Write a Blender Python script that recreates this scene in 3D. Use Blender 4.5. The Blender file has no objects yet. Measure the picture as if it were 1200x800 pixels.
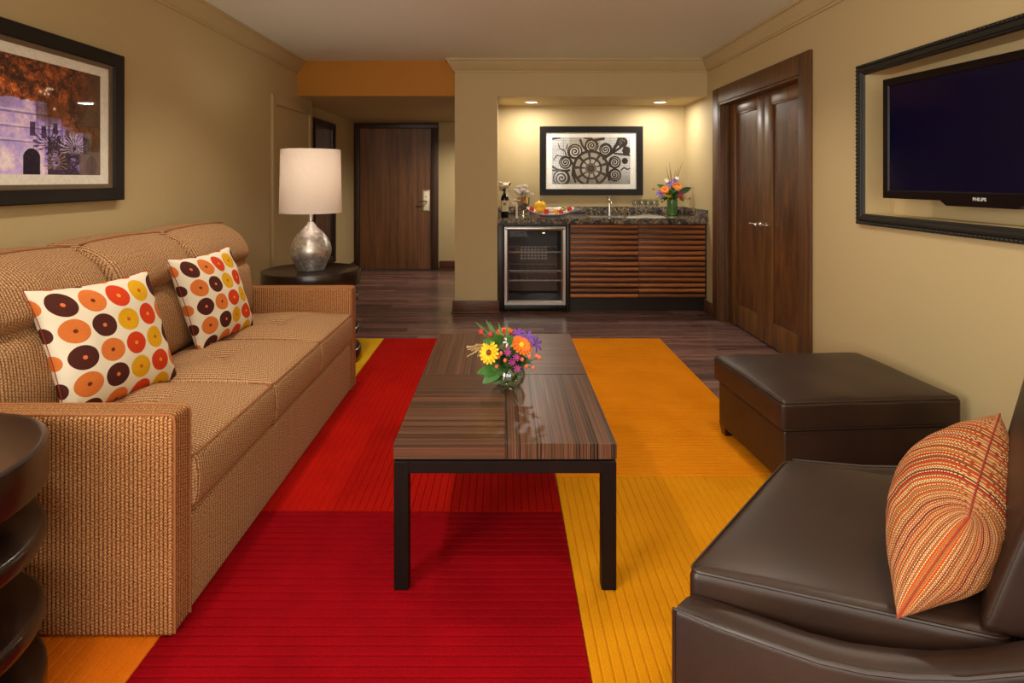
import bpy, bmesh, math, random
import numpy as np
from mathutils import Vector, Matrix, noise

random.seed(7)
SC = bpy.context.scene
COL = SC.collection
PI = math.pi

# ------------------------------------------------------------------ camera, world, exposure, large lights
cam_d = bpy.data.cameras.new('camera')
cam = bpy.data.objects.new('camera', cam_d); COL.objects.link(cam)
cam.location = (0, 0, 1.27); cam.rotation_euler = (PI / 2, 0, 0)
cam_d.sensor_width = 36; cam_d.lens = 21.0
cam_d.shift_x = 10 / 1200; cam_d.shift_y = -190 / 1200
cam_d.clip_start = 0.05
SC.camera = cam
w = bpy.data.worlds.new('world'); SC.world = w; w.use_nodes = True
w.node_tree.nodes['Background'].inputs[0].default_value = (1, .9, .75, 1)
w.node_tree.nodes['Background'].inputs[1].default_value = .15
SC.view_settings.view_transform = 'Standard'
SC.view_settings.look = 'None'
SC.view_settings.gamma = 1
SC.view_settings.use_curve_mapping = False
SC.view_settings.exposure = 0.25
SC.cycles.max_bounces = 8
SC.cycles.diffuse_bounces = 5
SC.cycles.sample_clamp_indirect = 4

WARM = (1.0, .88, .72)
def area(name, loc, rot, sx, sy, power, color=WARM, spread=PI):
    d = bpy.data.lights.new(name, 'AREA'); d.shape = 'RECTANGLE'; d.size = sx; d.size_y = sy
    d.energy = power; d.color = color; d.spread = spread
    o = bpy.data.objects.new(name, d); COL.objects.link(o); o.location = loc; o.rotation_euler = rot
    return o
def spot(name, loc, power, size=110, blend=.6, color=WARM, radius=.05, rot=(0, 0, 0)):
    d = bpy.data.lights.new(name, 'SPOT'); d.energy = power; d.color = color
    d.spot_size = math.radians(size); d.spot_blend = blend; d.shadow_soft_size = radius
    o = bpy.data.objects.new(name, d); COL.objects.link(o); o.location = loc; o.rotation_euler = rot
    return o
# area fill lights added behind the camera, by the left and near walls
area('left_fill_light', (-1.93, -.75, 1.45), (0, -PI / 2, 0), 1.5, 1.3, 96, (1.0, .96, .89))
area('near_fill_light', (0.1, -1.62, 1.45), (PI / 2, 0, 0), 2.6, 1.5, 46, (1.0, .95, .87))
CEIL_SPOTS = [(-1.05, .9), (1.05, .9), (-1.05, 2.45), (1.05, 2.45), (-1.0, 3.45), (1.0, 3.45)]
SPOT_POWER = 30
HALL_POWER = 75
NICHE_POWER = 7.5

# ------------------------------------------------------------------ helpers
def s2l(c):
    return tuple(((v / 255) / 12.92 if v / 255 <= .04045 else (((v / 255) + .055) / 1.055) ** 2.4) for v in c) + (1,)

def tag(o, label=None, cat=None, group=None, kind=None):
    if label: o['label'] = label
    if cat: o['category'] = cat
    if group: o['group'] = group
    if kind: o['kind'] = kind
    return o

def thing(name, label, cat, loc=(0, 0, 0), group=None):
    o = bpy.data.objects.new(name, None); COL.objects.link(o); o.location = loc
    o.empty_display_size = .05
    return tag(o, label, cat, group)

def wloc(o):
    v = Vector((0, 0, 0))
    while o: v += o.location; o = o.parent
    return v

def sharpen(bm, ang=38):
    a = math.radians(ang)
    for f in bm.faces: f.smooth = True
    for e in bm.edges:
        if len(e.link_faces) == 2:
            e.smooth = e.calc_face_angle(0) < a

def box_uv(me, swap_top=False):
    uv = me.uv_layers.new(name='UVMap').data
    vs = me.vertices
    for p in me.polygons:
        n = p.normal; ax = max(range(3), key=lambda i: abs(n[i]))
        for li in p.loop_indices:
            c = vs[me.loops[li].vertex_index].co
            uv[li].uv = (c.y, c.z) if ax == 0 else ((c.x, c.z) if ax == 1 else (c.y, c.x))

class MB:
    """collects shapes in world coordinates and links them as one mesh object"""
    def __init__(s, tf=None): s.bm = bmesh.new(); s.tf = tf
    def box(s, x0, x1, y0, y1, z0, z1, bev=0, seg=2):
        r = bmesh.ops.create_cube(s.bm, size=1)
        for v in r['verts']:
            v.co = Vector((x0 + (v.co.x + .5) * (x1 - x0), y0 + (v.co.y + .5) * (y1 - y0), z0 + (v.co.z + .5) * (z1 - z0)))
        if bev:
            es = list({e for v in r['verts'] for e in v.link_edges})
            bmesh.ops.bevel(s.bm, geom=es, offset=bev, segments=seg, affect='EDGES', profile=.5)
        return s
    def faces(s, vs, fs):
        b = [s.bm.verts.new(v) for v in vs]
        for f in fs:
            try: s.bm.faces.new([b[i] for i in f])
            except ValueError: pass
        return s
    def loft(s, secs, closed=True, cap=True, ring=False):
        n = len(secs[0]); rows = [[s.bm.verts.new(p) for p in sec] for sec in secs]
        m = len(rows)
        for i in range(m if ring else m - 1):
            a, b = rows[i], rows[(i + 1) % m]
            for j in range(n if closed else n - 1):
                k = (j + 1) % n
                try: s.bm.faces.new((a[j], a[k], b[k], b[j]))
                except ValueError: pass
        if cap and closed and not ring:
            s.bm.faces.new(rows[0][::-1]); s.bm.faces.new(rows[-1])
        return s
    def lathe(s, prof, c=(0, 0, 0), n=24, sx=1, sy=1, cap=True):
        c = Vector(c); secs = []
        for r, z in prof:
            r = max(r, 1e-4)
            secs.append([c + Vector((r * sx * math.cos(2 * PI * k / n), r * sy * math.sin(2 * PI * k / n), z)) for k in range(n)])
        return s.loft(secs, True, cap)
    def tube(s, path, r, n=8, ring=False, cap=True):
        P = [Vector(p) for p in path]; m = len(P); secs = []; up = None
        for i, p in enumerate(P):
            if ring: t = P[(i + 1) % m] - P[i - 1]
            else: t = P[min(i + 1, m - 1)] - P[max(i - 1, 0)]
            if t.length < 1e-9: t = Vector((0, 0, 1))
            t.normalize()
            if up is None:
                up = Vector((0, 0, 1)) if abs(t.z) < .9 else Vector((1, 0, 0))
            a = t.cross(up)
            if a.length < 1e-6: a = t.orthogonal()
            a.normalize(); b = a.cross(t).normalized(); up = b
            rr = r[i] if isinstance(r, (list, tuple)) else r
            secs.append([p + (a * math.cos(2 * PI * k / n) + b * math.sin(2 * PI * k / n)) * rr for k in range(n)])
        return s.loft(secs, True, cap, ring)
    def ball(s, c, r, sc=(1, 1, 1), u=12, v=8):
        res = bmesh.ops.create_uvsphere(s.bm, u_segments=u, v_segments=v, radius=r)
        for q in res['verts']:
            q.co = Vector((q.co.x * sc[0], q.co.y * sc[1], q.co.z * sc[2])) + Vector(c)
        return s
    def rbox(s, hx, hy, hz, r, c=(0, 0, 0), nx=6, ny=6, nz=3, na=3, fn=None):
        """rounded box, grid on each side, optional deform fn(Vector)->Vector (before centring)"""
        def ticks(h, n):
            r_ = min(r, h * .98)
            inner = [-(h - r_) + 2 * (h - r_) * i / n for i in range(n + 1)]
            out = [r_ * math.tan(PI / 4 * k / na) for k in range(1, na + 1)]
            return [-(h - r_) - o for o in out[::-1]] + inner + [(h - r_) + o for o in out]
        X, Y, Z = ticks(hx, nx), ticks(hy, ny), ticks(hz, nz)
        cache = {}
        c = Vector(c)
        def V(i, j, k):
            key = (i, j, k)
            if key not in cache:
                p = Vector((X[i], Y[j], Z[k]))
                q = Vector((max(-(hx - r), min(hx - r, p.x)), max(-(hy - r), min(hy - r, p.y)), max(-(hz - r), min(hz - r, p.z))))
                d = p - q
                p = q + d.normalized() * r if d.length > 1e-9 else p
                if fn: p = fn(p)
                cache[key] = s.bm.verts.new(p + c)
            return cache[key]
        a, b, d = len(X) - 1, len(Y) - 1, len(Z) - 1
        F = s.bm.faces.new
        for i in range(a):
            for j in range(b):
                F((V(i, j, d), V(i + 1, j, d), V(i + 1, j + 1, d), V(i, j + 1, d)))
                F((V(i, j, 0), V(i, j + 1, 0), V(i + 1, j + 1, 0), V(i + 1, j, 0)))
        for i in range(a):
            for k in range(d):
                F((V(i, 0, k), V(i + 1, 0, k), V(i + 1, 0, k + 1), V(i, 0, k + 1)))
                F((V(i, b, k), V(i, b, k + 1), V(i + 1, b, k + 1), V(i + 1, b, k)))
        for j in range(b):
            for k in range(d):
                F((V(0, j, k), V(0, j, k + 1), V(0, j + 1, k + 1), V(0, j + 1, k)))
                F((V(a, j, k), V(a, j + 1, k), V(a, j + 1, k + 1), V(a, j, k + 1)))
        return s
    def build(s, name, mat, parent=None, smooth=True, uv=False, ang=38, fixn=True):
        bm = s.bm
        if s.tf:
            for v in bm.verts: v.co = s.tf(v.co)
        if fixn: bmesh.ops.recalc_face_normals(bm, faces=bm.faces)
        if smooth: sharpen(bm, ang)
        me = bpy.data.meshes.new(name)
        if uv:
            bm.to_mesh(me); box_uv(me)
            off = wloc(parent) if parent else None
            if off is not None:
                me.transform(Matrix.Translation(-off))
        else:
            if parent:
                off = wloc(parent)
                for v in bm.verts: v.co -= off
            bm.to_mesh(me)
        bm.free()
        me.materials.append(mat)
        o = bpy.data.objects.new(name, me); COL.objects.link(o)
        if parent: o.parent = parent
        return o

def origin_to(o, loc):
    """give a one-mesh thing its origin at loc"""
    o.data.transform(Matrix.Translation(-Vector(loc))); o.location = loc
    return o

def struct(o):
    o['kind'] = 'structure'; return o

def mesh_copy(src, parent, loc=None, name=None):
    c = src.copy(); COL.objects.link(c); c.parent = parent
    if loc is not None: c.location = loc
    return c

# ------------------------------------------------------------------ materials
class NT:
    def __init__(s, name):
        s.m = bpy.data.materials.new(name); s.m.use_nodes = True
        s.t = s.m.node_tree; s.b = s.t.nodes['Principled BSDF']
    def n(s, typ, **kw):
        q = s.t.nodes.new(typ)
        for k, v in kw.items():
            if k.startswith('i_'):
                key = k[2:]
                key = int(key) if key.isdigit() else key.replace('_', ' ')
                q.inputs[key].default_value = v
            else: setattr(q, k, v)
        return q
    def l(s, a, b): s.t.links.new(a, b)
    def ramp(s, fac, stops, interp='LINEAR'):
        r = s.t.nodes.new('ShaderNodeValToRGB'); r.color_ramp.interpolation = interp
        e = r.color_ramp.elements
        while len(e) < len(stops): e.new(.5)
        for el, (p, c) in zip(e, stops): el.position = p; el.color = c
        if fac is not None: s.l(fac, r.inputs[0])
        return r
    def math(s, op, a, b=None, c=None):
        q = s.t.nodes.new('ShaderNodeMath'); q.operation = op
        for i, v in enumerate((a, b, c)):
            if v is None: continue
            if isinstance(v, (int, float)): q.inputs[i].default_value = v
            else: s.l(v, q.inputs[i])
        return q.outputs[0]
    def mix(s, fac, a, b):
        q = s.t.nodes.new('ShaderNodeMix'); q.data_type = 'RGBA'
        for key, v in ((0, fac), (6, a), (7, b)):
            if isinstance(v, (int, float)): q.inputs[key].default_value = v
            elif isinstance(v, tuple): q.inputs[key].default_value = v
            else: s.l(v, q.inputs[key])
        return q.outputs[2]
    def bump(s, h, strength=.3, dist=.01):
        q = s.t.nodes.new('ShaderNodeBump'); q.inputs['Strength'].default_value = strength
        q.inputs['Distance'].default_value = dist; s.l(h, q.inputs['Height'])
        s.l(q.outputs[0], s.b.inputs['Normal']); return q
    def set(s, **kw):
        for k, v in kw.items():
            s.b.inputs[k.replace('_', ' ')].default_value = v
        return s

def plain(name, c, rough=.5, metal=0, bump=0, bscale=60, var=.08, **kw):
    t = NT(name); t.set(Base_Color=s2l(c), Roughness=rough, Metallic=metal, **kw)
    tc = t.n('ShaderNodeTexCoord')
    nz = t.n('ShaderNodeTexNoise', i_Scale=bscale, i_Detail=3.0)
    t.l(tc.outputs['Object'], nz.inputs['Vector'])
    c0 = s2l(c); lo = tuple(v * (1 - var) for v in c0[:3]) + (1,); hi = tuple(min(1, v * (1 + var)) for v in c0[:3]) + (1,)
    r = t.ramp(nz.outputs[0], [(.3, lo), (.7, hi)])
    t.l(r.outputs[0], t.b.inputs['Base Color'])
    if bump: t.bump(nz.outputs[0], bump, .003)
    return t.m

def wood(name, dark, light, stretch=(30, 30, 1.2), rough=.4, rand=False, fine=1.0, bump=.05, coat=0, spec=.5):
    t = NT(name)
    geo = t.n('ShaderNodeNewGeometry')
    mp = t.n('ShaderNodeMapping'); mp.inputs['Scale'].default_value = stretch
    vec = geo.outputs['Position']
    if rand:
        oi = t.n('ShaderNodeObjectInfo')
        cx = t.n('ShaderNodeCombineXYZ')
        t.l(t.math('MULTIPLY', oi.outputs['Random'], 13.0), cx.inputs[0]); t.l(t.math('MULTIPLY', oi.outputs['Random'], 7.0), cx.inputs[2])
        ad = t.n('ShaderNodeVectorMath', operation='ADD'); t.l(vec, ad.inputs[0]); t.l(cx.outputs[0], ad.inputs[1]); vec = ad.outputs[0]
    t.l(vec, mp.inputs['Vector'])
    n1 = t.n('ShaderNodeTexNoise', i_Scale=1.0, i_Detail=6.0, i_Roughness=.65, i_Distortion=.6); t.l(mp.outputs[0], n1.inputs['Vector'])
    n2 = t.n('ShaderNodeTexNoise', i_Scale=6.0 * fine, i_Detail=3.0, i_Distortion=.2); t.l(mp.outputs[0], n2.inputs['Vector'])
    f = t.math('ADD', t.math('MULTIPLY', n1.outputs[0], .7), t.math('MULTIPLY', n2.outputs[0], .3))
    r = t.ramp(f, [(.34, s2l(dark)), (.66, s2l(light))])
    out = r.outputs[0]
    if rand:
        v = t.ramp(oi.outputs['Random'], [(0, (.55, .55, .62, 1)), (1, (1.45, 1.35, 1.3, 1))])
        q = t.n('ShaderNodeMix', data_type='RGBA', blend_type='MULTIPLY'); q.inputs[0].default_value = 1
        t.l(out, q.inputs[6]); t.l(v.outputs[0], q.inputs[7]); out = q.outputs[2]
    t.l(out, t.b.inputs['Base Color']); t.set(Roughness=rough, Coat_Weight=coat, Coat_Roughness=.15, Specular_IOR_Level=spec)
    if bump: t.bump(f, bump, .003)
    return t.m

def weave(name, tan, rust, cw=.0118, ch=.0088, rough=.9, bump=.45, dark=(96, 48, 22)):
    """knitted upholstery: columns of small stitches, from UVs in metres"""
    t = NT(name)
    uv = t.n('ShaderNodeTexCoord')
    sp = t.n('ShaderNodeSeparateXYZ'); t.l(uv.outputs['UV'], sp.inputs[0])
    # stitches lean alternately left and right, giving a knit / herringbone look
    u = t.math('DIVIDE', sp.outputs[0], cw); v = t.math('DIVIDE', sp.outputs[1], ch)
    fu = t.math('FRACT', u)
    tri = t.math('ABSOLUTE', t.math('SUBTRACT', fu, .5))           # 0 at column centre, .5 at the gap
    vv = t.math('ADD', v, t.math('MULTIPLY', tri, 1.3))
    vv = t.math('ADD', vv, t.math('MULTIPLY', t.math('FLOOR', u), .5))
    st = t.math('ABSOLUTE', t.math('SINE', t.math('MULTIPLY', vv, PI)))
    col = t.math('COSINE', t.math('MULTIPLY', tri, PI))            # 1 centre, 0 gap
    h = t.math('MULTIPLY', t.math('POWER', col, .7), t.math('ADD', .35, t.math('MULTIPLY', st, .65)))
    nz = t.n('ShaderNodeTexNoise', i_Scale=170.0, i_Detail=4.0, i_Roughness=.7); t.l(uv.outputs['UV'], nz.inputs['Vector'])
    nb = t.n('ShaderNodeTexNoise', i_Scale=9.0, i_Detail=2.0); t.l(uv.outputs['UV'], nb.inputs['Vector'])
    f = t.math('ADD', t.math('MULTIPLY', h, .75), t.math('MULTIPLY', t.math('SUBTRACT', nz.outputs[0], .47), 1.7))
    r = t.ramp(f, [(.08, s2l(dark)), (.4, s2l(rust)), (.85, s2l(tan))])
    t.l(r.outputs[0], t.b.inputs['Base Color'])
    t.set(Roughness=rough, Specular_IOR_Level=.15)
    t.bump(h, bump, .004)
    return t.m

def glazing(name, tint=(1, 1, 1, 1), refl=1.0):
    """thin flat glass: clear, reflecting by Fresnel"""
    t = NT(name); t.t.nodes.remove(t.b)
    out = t.t.nodes['Material Output']
    tr = t.n('ShaderNodeBsdfTransparent'); tr.inputs[0].default_value = tint
    gl = t.n('ShaderNodeBsdfGlossy'); gl.inputs['Roughness'].default_value = .02
    lw_ = t.n('ShaderNodeLayerWeight', i_Blend=.5)            # Schlick reflectance, alike from both sides
    fr = t.math('ADD', .04, t.math('MULTIPLY', t.math('POWER', lw_.outputs['Facing'], 5.0), .96))
    mx = t.n('ShaderNodeMixShader'); t.l(t.math('MULTIPLY', fr, refl), mx.inputs[0])
    t.l(tr.outputs[0], mx.inputs[1]); t.l(gl.outputs[0], mx.inputs[2]); t.l(mx.outputs[0], out.inputs[0])
    return t.m

def printed(name, rough=.5):
    t = NT(name)
    at = t.n('ShaderNodeVertexColor', layer_name='print')
    t.l(at.outputs[0], t.b.inputs['Base Color']); t.set(Roughness=rough, Specular_IOR_Level=.2)
    return t.m

def glow(name, c, strength):
    t = NT(name); t.set(Base_Color=(.8, .8, .8, 1), Emission_Color=s2l(c), Emission_Strength=strength)
    return t.m

M = {}
M['wall'] = plain('wall_paint', (194, 173, 128), .7, bump=.02, bscale=180, var=.02)
M['orange_paint'] = plain('orange_paint', (188, 126, 40), .75, bscale=90, var=.02)
M['ceiling'] = plain('ceiling_paint', (230, 234, 220), .85, bscale=40, var=.015)
M['crown'] = plain('crown_paint', (190, 169, 124), .5, bscale=40, var=.02)
M['plank'] = wood('dark_plank_wood', (54, 40, 38), (150, 116, 106), (1.3, 26, 26), .24, rand=True, bump=.06)
M['base_wood'] = wood('baseboard_wood', (66, 38, 24), (116, 70, 44), (3, 3, 30), .4)
M['door'] = wood('entry_door_wood', (80, 50, 27), (142, 94, 56), (26, 26, 1.0), .38, fine=1.4)
M['door_frame'] = wood('door_frame_wood', (40, 25, 17), (80, 50, 32), (24, 24, 1.2), .4)
M['leaf'] = wood('closet_door_wood', (72, 46, 22), (138, 92, 48), (22, 22, 1.2), .35)
M['leaf_panel'] = wood('closet_panel_veneer', (50, 30, 14), (128, 82, 44), (16, 16, 3.2), .35, fine=2)
M['casing'] = wood('closet_casing_wood', (70, 45, 24), (114, 76, 44), (26, 26, 1.4), .48)
M['sofa'] = weave('sofa_weave', (214, 182, 138), (162, 114, 76), dark=(96, 52, 30))
M['sofa_arm'] = weave('sofa_arm_weave', (208, 164, 110), (150, 90, 50), dark=(76, 40, 20))
M['piping'] = plain('sofa_piping', (158, 100, 58), .9, bump=.4, bscale=300)
M['leather'] = None
def leather():
    t = NT('brown_leather')
    tc = t.n('ShaderNodeTexCoord')
    vo = t.n('ShaderNodeTexVoronoi', i_Scale=320.0); t.l(tc.outputs['Object'], vo.inputs['Vector'])
    nz = t.n('ShaderNodeTexNoise', i_Scale=5.0, i_Detail=4.0); t.l(tc.outputs['Object'], nz.inputs['Vector'])
    r = t.ramp(nz.outputs[0], [(.3, s2l((38, 23, 16))), (.7, s2l((53, 34, 25)))])
    t.l(r.outputs[0], t.b.inputs['Base Color']); t.set(Roughness=.40, Specular_IOR_Level=.38)
    t.bump(vo.outputs['Distance'], .08, .002); return t.m
M['leather'] = leather()
M['leather_seam'] = plain('leather_piping', (46, 29, 21), .42)
M['espresso'] = wood('espresso_wood', (22, 13, 10), (42, 26, 19), (14, 14, 3), .28, bump=.02, coat=.3)
M['espresso_leg'] = wood('espresso_leg_wood', (12, 5, 4), (26, 11, 8), (30, 30, 3), .5, bump=.02, spec=.2)
def zebrano(name, axis):
    t = NT(name)
    geo = t.n('ShaderNodeNewGeometry'); mp = t.n('ShaderNodeMapping')
    mp.inputs['Scale'].default_value = (.35, 130, 230) if axis == 'x' else (190, .35, .35)
    t.l(geo.outputs['Position'], mp.inputs['Vector'])
    n1 = t.n('ShaderNodeTexNoise', i_Scale=1.0, i_Detail=3.0, i_Roughness=.5, i_Distortion=0.0); t.l(mp.outputs[0], n1.inputs['Vector'])
    n2 = t.n('ShaderNodeTexNoise', i_Scale=.12, i_Detail=2.0); t.l(mp.outputs[0], n2.inputs['Vector'])
    f = t.math('ADD', t.math('MULTIPLY', n1.outputs[0], .85), t.math('MULTIPLY', n2.outputs[0], .15))
    r = t.ramp(f, [(.40, s2l((30, 22, 19))), (.46, s2l((92, 62, 44))), (.50, s2l((50, 34, 28))), (.54, s2l((112, 80, 58))), (.60, s2l((94, 50, 36)))])
    t.l(r.outputs[0], t.b.inputs['Base Color']); t.set(Roughness=.34, Specular_IOR_Level=.32)
    return t.m
M['zebra_x'] = zebrano('macassar_veneer_across', 'x')
M['zebra_y'] = zebrano('macassar_veneer_along', 'y')
def pile(name, a, b):
    t = NT(name); tc = t.n('ShaderNodeTexCoord')
    n1 = t.n('ShaderNodeTexNoise', i_Scale=240.0, i_Detail=2.0); t.l(tc.outputs['Object'], n1.inputs['Vector'])
    n2 = t.n('ShaderNodeTexNoise', i_Scale=4.0, i_Detail=3.0); t.l(tc.outputs['Object'], n2.inputs['Vector'])
    f = t.math('ADD', t.math('MULTIPLY', n1.outputs[0], .5), t.math('MULTIPLY', n2.outputs[0], .5))
    r = t.ramp(f, [(.3, s2l(a)), (.7, s2l(b))]); t.l(r.outputs[0], t.b.inputs['Base Color'])
    t.set(Roughness=.95, Specular_IOR_Level=.05); t.bump(n1.outputs[0], .5, .004); return t.m
M['rug_red'] = pile('rug_bright_red', (156, 14, 8), (186, 24, 12))
M['rug_crimson'] = pile('rug_crimson', (118, 3, 12), (148, 6, 17))
M['rug_orange'] = pile('rug_orange', (204, 118, 10), (226, 140, 20))
M['rug_gold'] = pile('rug_gold', (192, 120, 8), (214, 144, 18))
M['rug_yellow'] = pile('rug_yellow', (216, 160, 20), (236, 184, 40))
M['rug_rust'] = pile('rug_rust_orange', (206, 100, 14), (228, 124, 26))
M['black_frame'] = plain('black_frame_lacquer', (22, 16, 14), .5, Specular_IOR_Level=.3)
M['dark_carved'] = plain('dark_carved_frame', (36, 33, 28), .5, bump=.1, bscale=80, Specular_IOR_Level=.3)
M['brown_liner'] = plain('brown_frame_liner', (104, 84, 60), .5)
M['matboard'] = plain('mat_board', (242, 238, 228), .9)
M['print'] = printed('printed_picture')
M['glass_pane'] = glazing('picture_glass', refl=.4)
M['screen'] = plain('tv_screen', (3, 3, 16), .12, Emission_Color=s2l((3, 3, 30)), Emission_Strength=.45)
M['bezel'] = plain('tv_bezel', (18, 8, 8), .4, Specular_IOR_Level=.2)
M['logo'] = plain('logo_silver', (190, 188, 182), .4)
M['chrome'] = plain('chrome', (225, 220, 212), .18, 1)
M['steel'] = plain('brushed_steel', (190, 188, 184), .32, 1)
M['black'] = plain('black_plastic', (16, 15, 15), .4)
M['dark_inside'] = plain('fridge_liner', (120, 114, 110), .5)
M['shelf_wire'] = plain('shelf_wire', (206, 202, 196), .35)
M['cab_back'] = wood('cabinet_dark_wood', (22, 12, 9), (42, 25, 18), (3, 20, 20), .4)
M['slat'] = wood('slat_walnut', (112, 62, 30), (190, 122, 68), (1.6, 30, 30), .35, rand=True)
M['silver_crackle'] = None
def crackle():
    t = NT('mercury_silver_glaze'); tc = t.n('ShaderNodeTexCoord')
    vo = t.n('ShaderNodeTexVoronoi', i_Scale=70.0); vo.feature = 'DISTANCE_TO_EDGE'; t.l(tc.outputs['Object'], vo.inputs['Vector'])
    nz = t.n('ShaderNodeTexNoise', i_Scale=45.0, i_Detail=4.0); t.l(tc.outputs['Object'], nz.inputs['Vector'])
    r = t.ramp(nz.outputs[0], [(.3, s2l((170, 162, 156))), (.7, s2l((240, 234, 228)))])
    t.l(r.outputs[0], t.b.inputs['Base Color']); t.set(Metallic=.8, Roughness=.34)
    t.bump(t.math('ADD', t.math('MINIMUM', vo.outputs['Distance'], .1), t.math('MULTIPLY', nz.outputs[0], .15)), .3, .004); return t.m
M['silver_crackle'] = crackle()
def shade_mat():
    t = NT('lamp_shade_linen'); t.t.nodes.remove(t.b); out = t.t.nodes['Material Output']
    tc = t.n('ShaderNodeTexCoord'); nz = t.n('ShaderNodeTexNoise', i_Scale=220.0); t.l(tc.outputs['Object'], nz.inputs['Vector'])
    r = t.ramp(nz.outputs[0], [(.3, s2l((232, 220, 208))), (.7, s2l((244, 234, 224)))])
    d = t.n('ShaderNodeBsdfDiffuse'); tl = t.n('ShaderNodeBsdfTranslucent'); mx = t.n('ShaderNodeMixShader'); mx.inputs[0].default_value = .4
    t.l(r.outputs[0], d.inputs[0]); t.l(r.outputs[0], tl.inputs[0]); t.l(d.outputs[0], mx.inputs[1]); t.l(tl.outputs[0], mx.inputs[2]); t.l(mx.outputs[0], out.inputs[0])
    return t.m
M['shade'] = shade_mat()
def granite():
    t = NT('granite'); geo = t.n('ShaderNodeNewGeometry')
    n0 = t.n('ShaderNodeTexNoise', i_Scale=14.0, i_Detail=5.0, i_Distortion=1.5); t.l(geo.outputs['Position'], n0.inputs['Vector'])
    vo = t.n('ShaderNodeTexVoronoi', i_Scale=28.0); t.l(geo.outputs['Position'], vo.inputs['Vector'])
    n1 = t.n('ShaderNodeTexNoise', i_Scale=60.0, i_Detail=3.0); t.l(geo.outputs['Position'], n1.inputs['Vector'])
    r = t.ramp(n0.outputs[0], [(.3, s2l((40, 38, 40))), (.40, s2l((112, 112, 116))), (.47, s2l((46, 40, 38))), (.55, s2l((190, 172, 140))), (.62, s2l((84, 82, 90))), (.72, s2l((180, 176, 170)))])
    r2 = t.ramp(n1.outputs[0], [(.35, (.35, .32, .3, 1)), (.65, (1.1, 1.05, 1, 1))])
    q = t.n('ShaderNodeMix', data_type='RGBA', blend_type='MULTIPLY'); q.inputs[0].default_value = 1
    t.l(r.outputs[0], q.inputs[6]); t.l(r2.outputs[0], q.inputs[7])
    t.l(q.outputs[2], t.b.inputs['Base Color']); t.set(Roughness=.12); return t.m
M['granite'] = granite()
def dots():
    """printed cotton with a grid of coloured discs, from UVs 0..1"""
    t = NT('dotted_cotton'); tc = t.n('ShaderNodeTexCoord'); sp = t.n('ShaderNodeSeparateXYZ'); t.l(tc.outputs['UV'], sp.inputs[0])
    u = t.math('ADD', t.math('MULTIPLY', sp.outputs[0], 4.7), 9.85); v = t.math('ADD', t.math('MULTIPLY', t.math('SUBTRACT', 1.0, sp.outputs[1]), 4.7), 9.9)
    cu, cv = t.math('FLOOR', u), t.math('FLOOR', v)
    lu, lv = t.math('SUBTRACT', t.math('FRACT', u), .5), t.math('SUBTRACT', t.math('FRACT', v), .5)
    d = t.math('SQRT', t.math('ADD', t.math('MULTIPLY', lu, lu), t.math('MULTIPLY', lv, lv)))
    disc = t.math('LESS_THAN', d, .45); dot = t.math('LESS_THAN', d, .075)
    par = t.math('MODULO', t.math('ADD', cu, cv), 2.0)                      # 0 / 1 checker
    cm = t.math('MODULO', t.math('SUBTRACT', cu, 10.0), 5.0)
    warm = t.math('MULTIPLY', t.math('GREATER_THAN', cm, 1.5), t.math('LESS_THAN', cm, 3.5))   # columns 2,3
    A = t.mix(par, s2l((72, 34, 32)), s2l((228, 126, 58)))                 # brown / orange
    B = t.mix(par, s2l((222, 66, 28)), s2l((236, 178, 24)))                # red / yellow
    C = t.mix(warm, A, B)
    DA = t.mix(par, s2l((226, 122, 70)), s2l((110, 50, 28)))
    DB = t.mix(par, s2l((240, 160, 40)), s2l((200, 90, 30)))
    D = t.mix(warm, DA, DB)
    nz = t.n('ShaderNodeTexNoise', i_Scale=40.0, i_Detail=3.0); t.l(tc.outputs['UV'], nz.inputs['Vector'])
    C2 = t.mix(t.math('MULTIPLY', nz.outputs[0], .25), C, s2l((120, 60, 30)))
    o1 = t.mix(disc, s2l((236, 226, 204)), C2); o2 = t.mix(dot, o1, D)
    t.l(o2, t.b.inputs['Base Color']); t.set(Roughness=.85, Specular_IOR_Level=.15)
    wv = t.n('ShaderNodeTexNoise', i_Scale=300.0); t.l(tc.outputs['UV'], wv.inputs['Vector'])
    t.bump(t.math('ADD', t.math('MULTIPLY', disc, .5), t.math('MULTIPLY', wv.outputs[0], .5)), .25, .003)
    return t.m
M['dots'] = dots()
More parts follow.
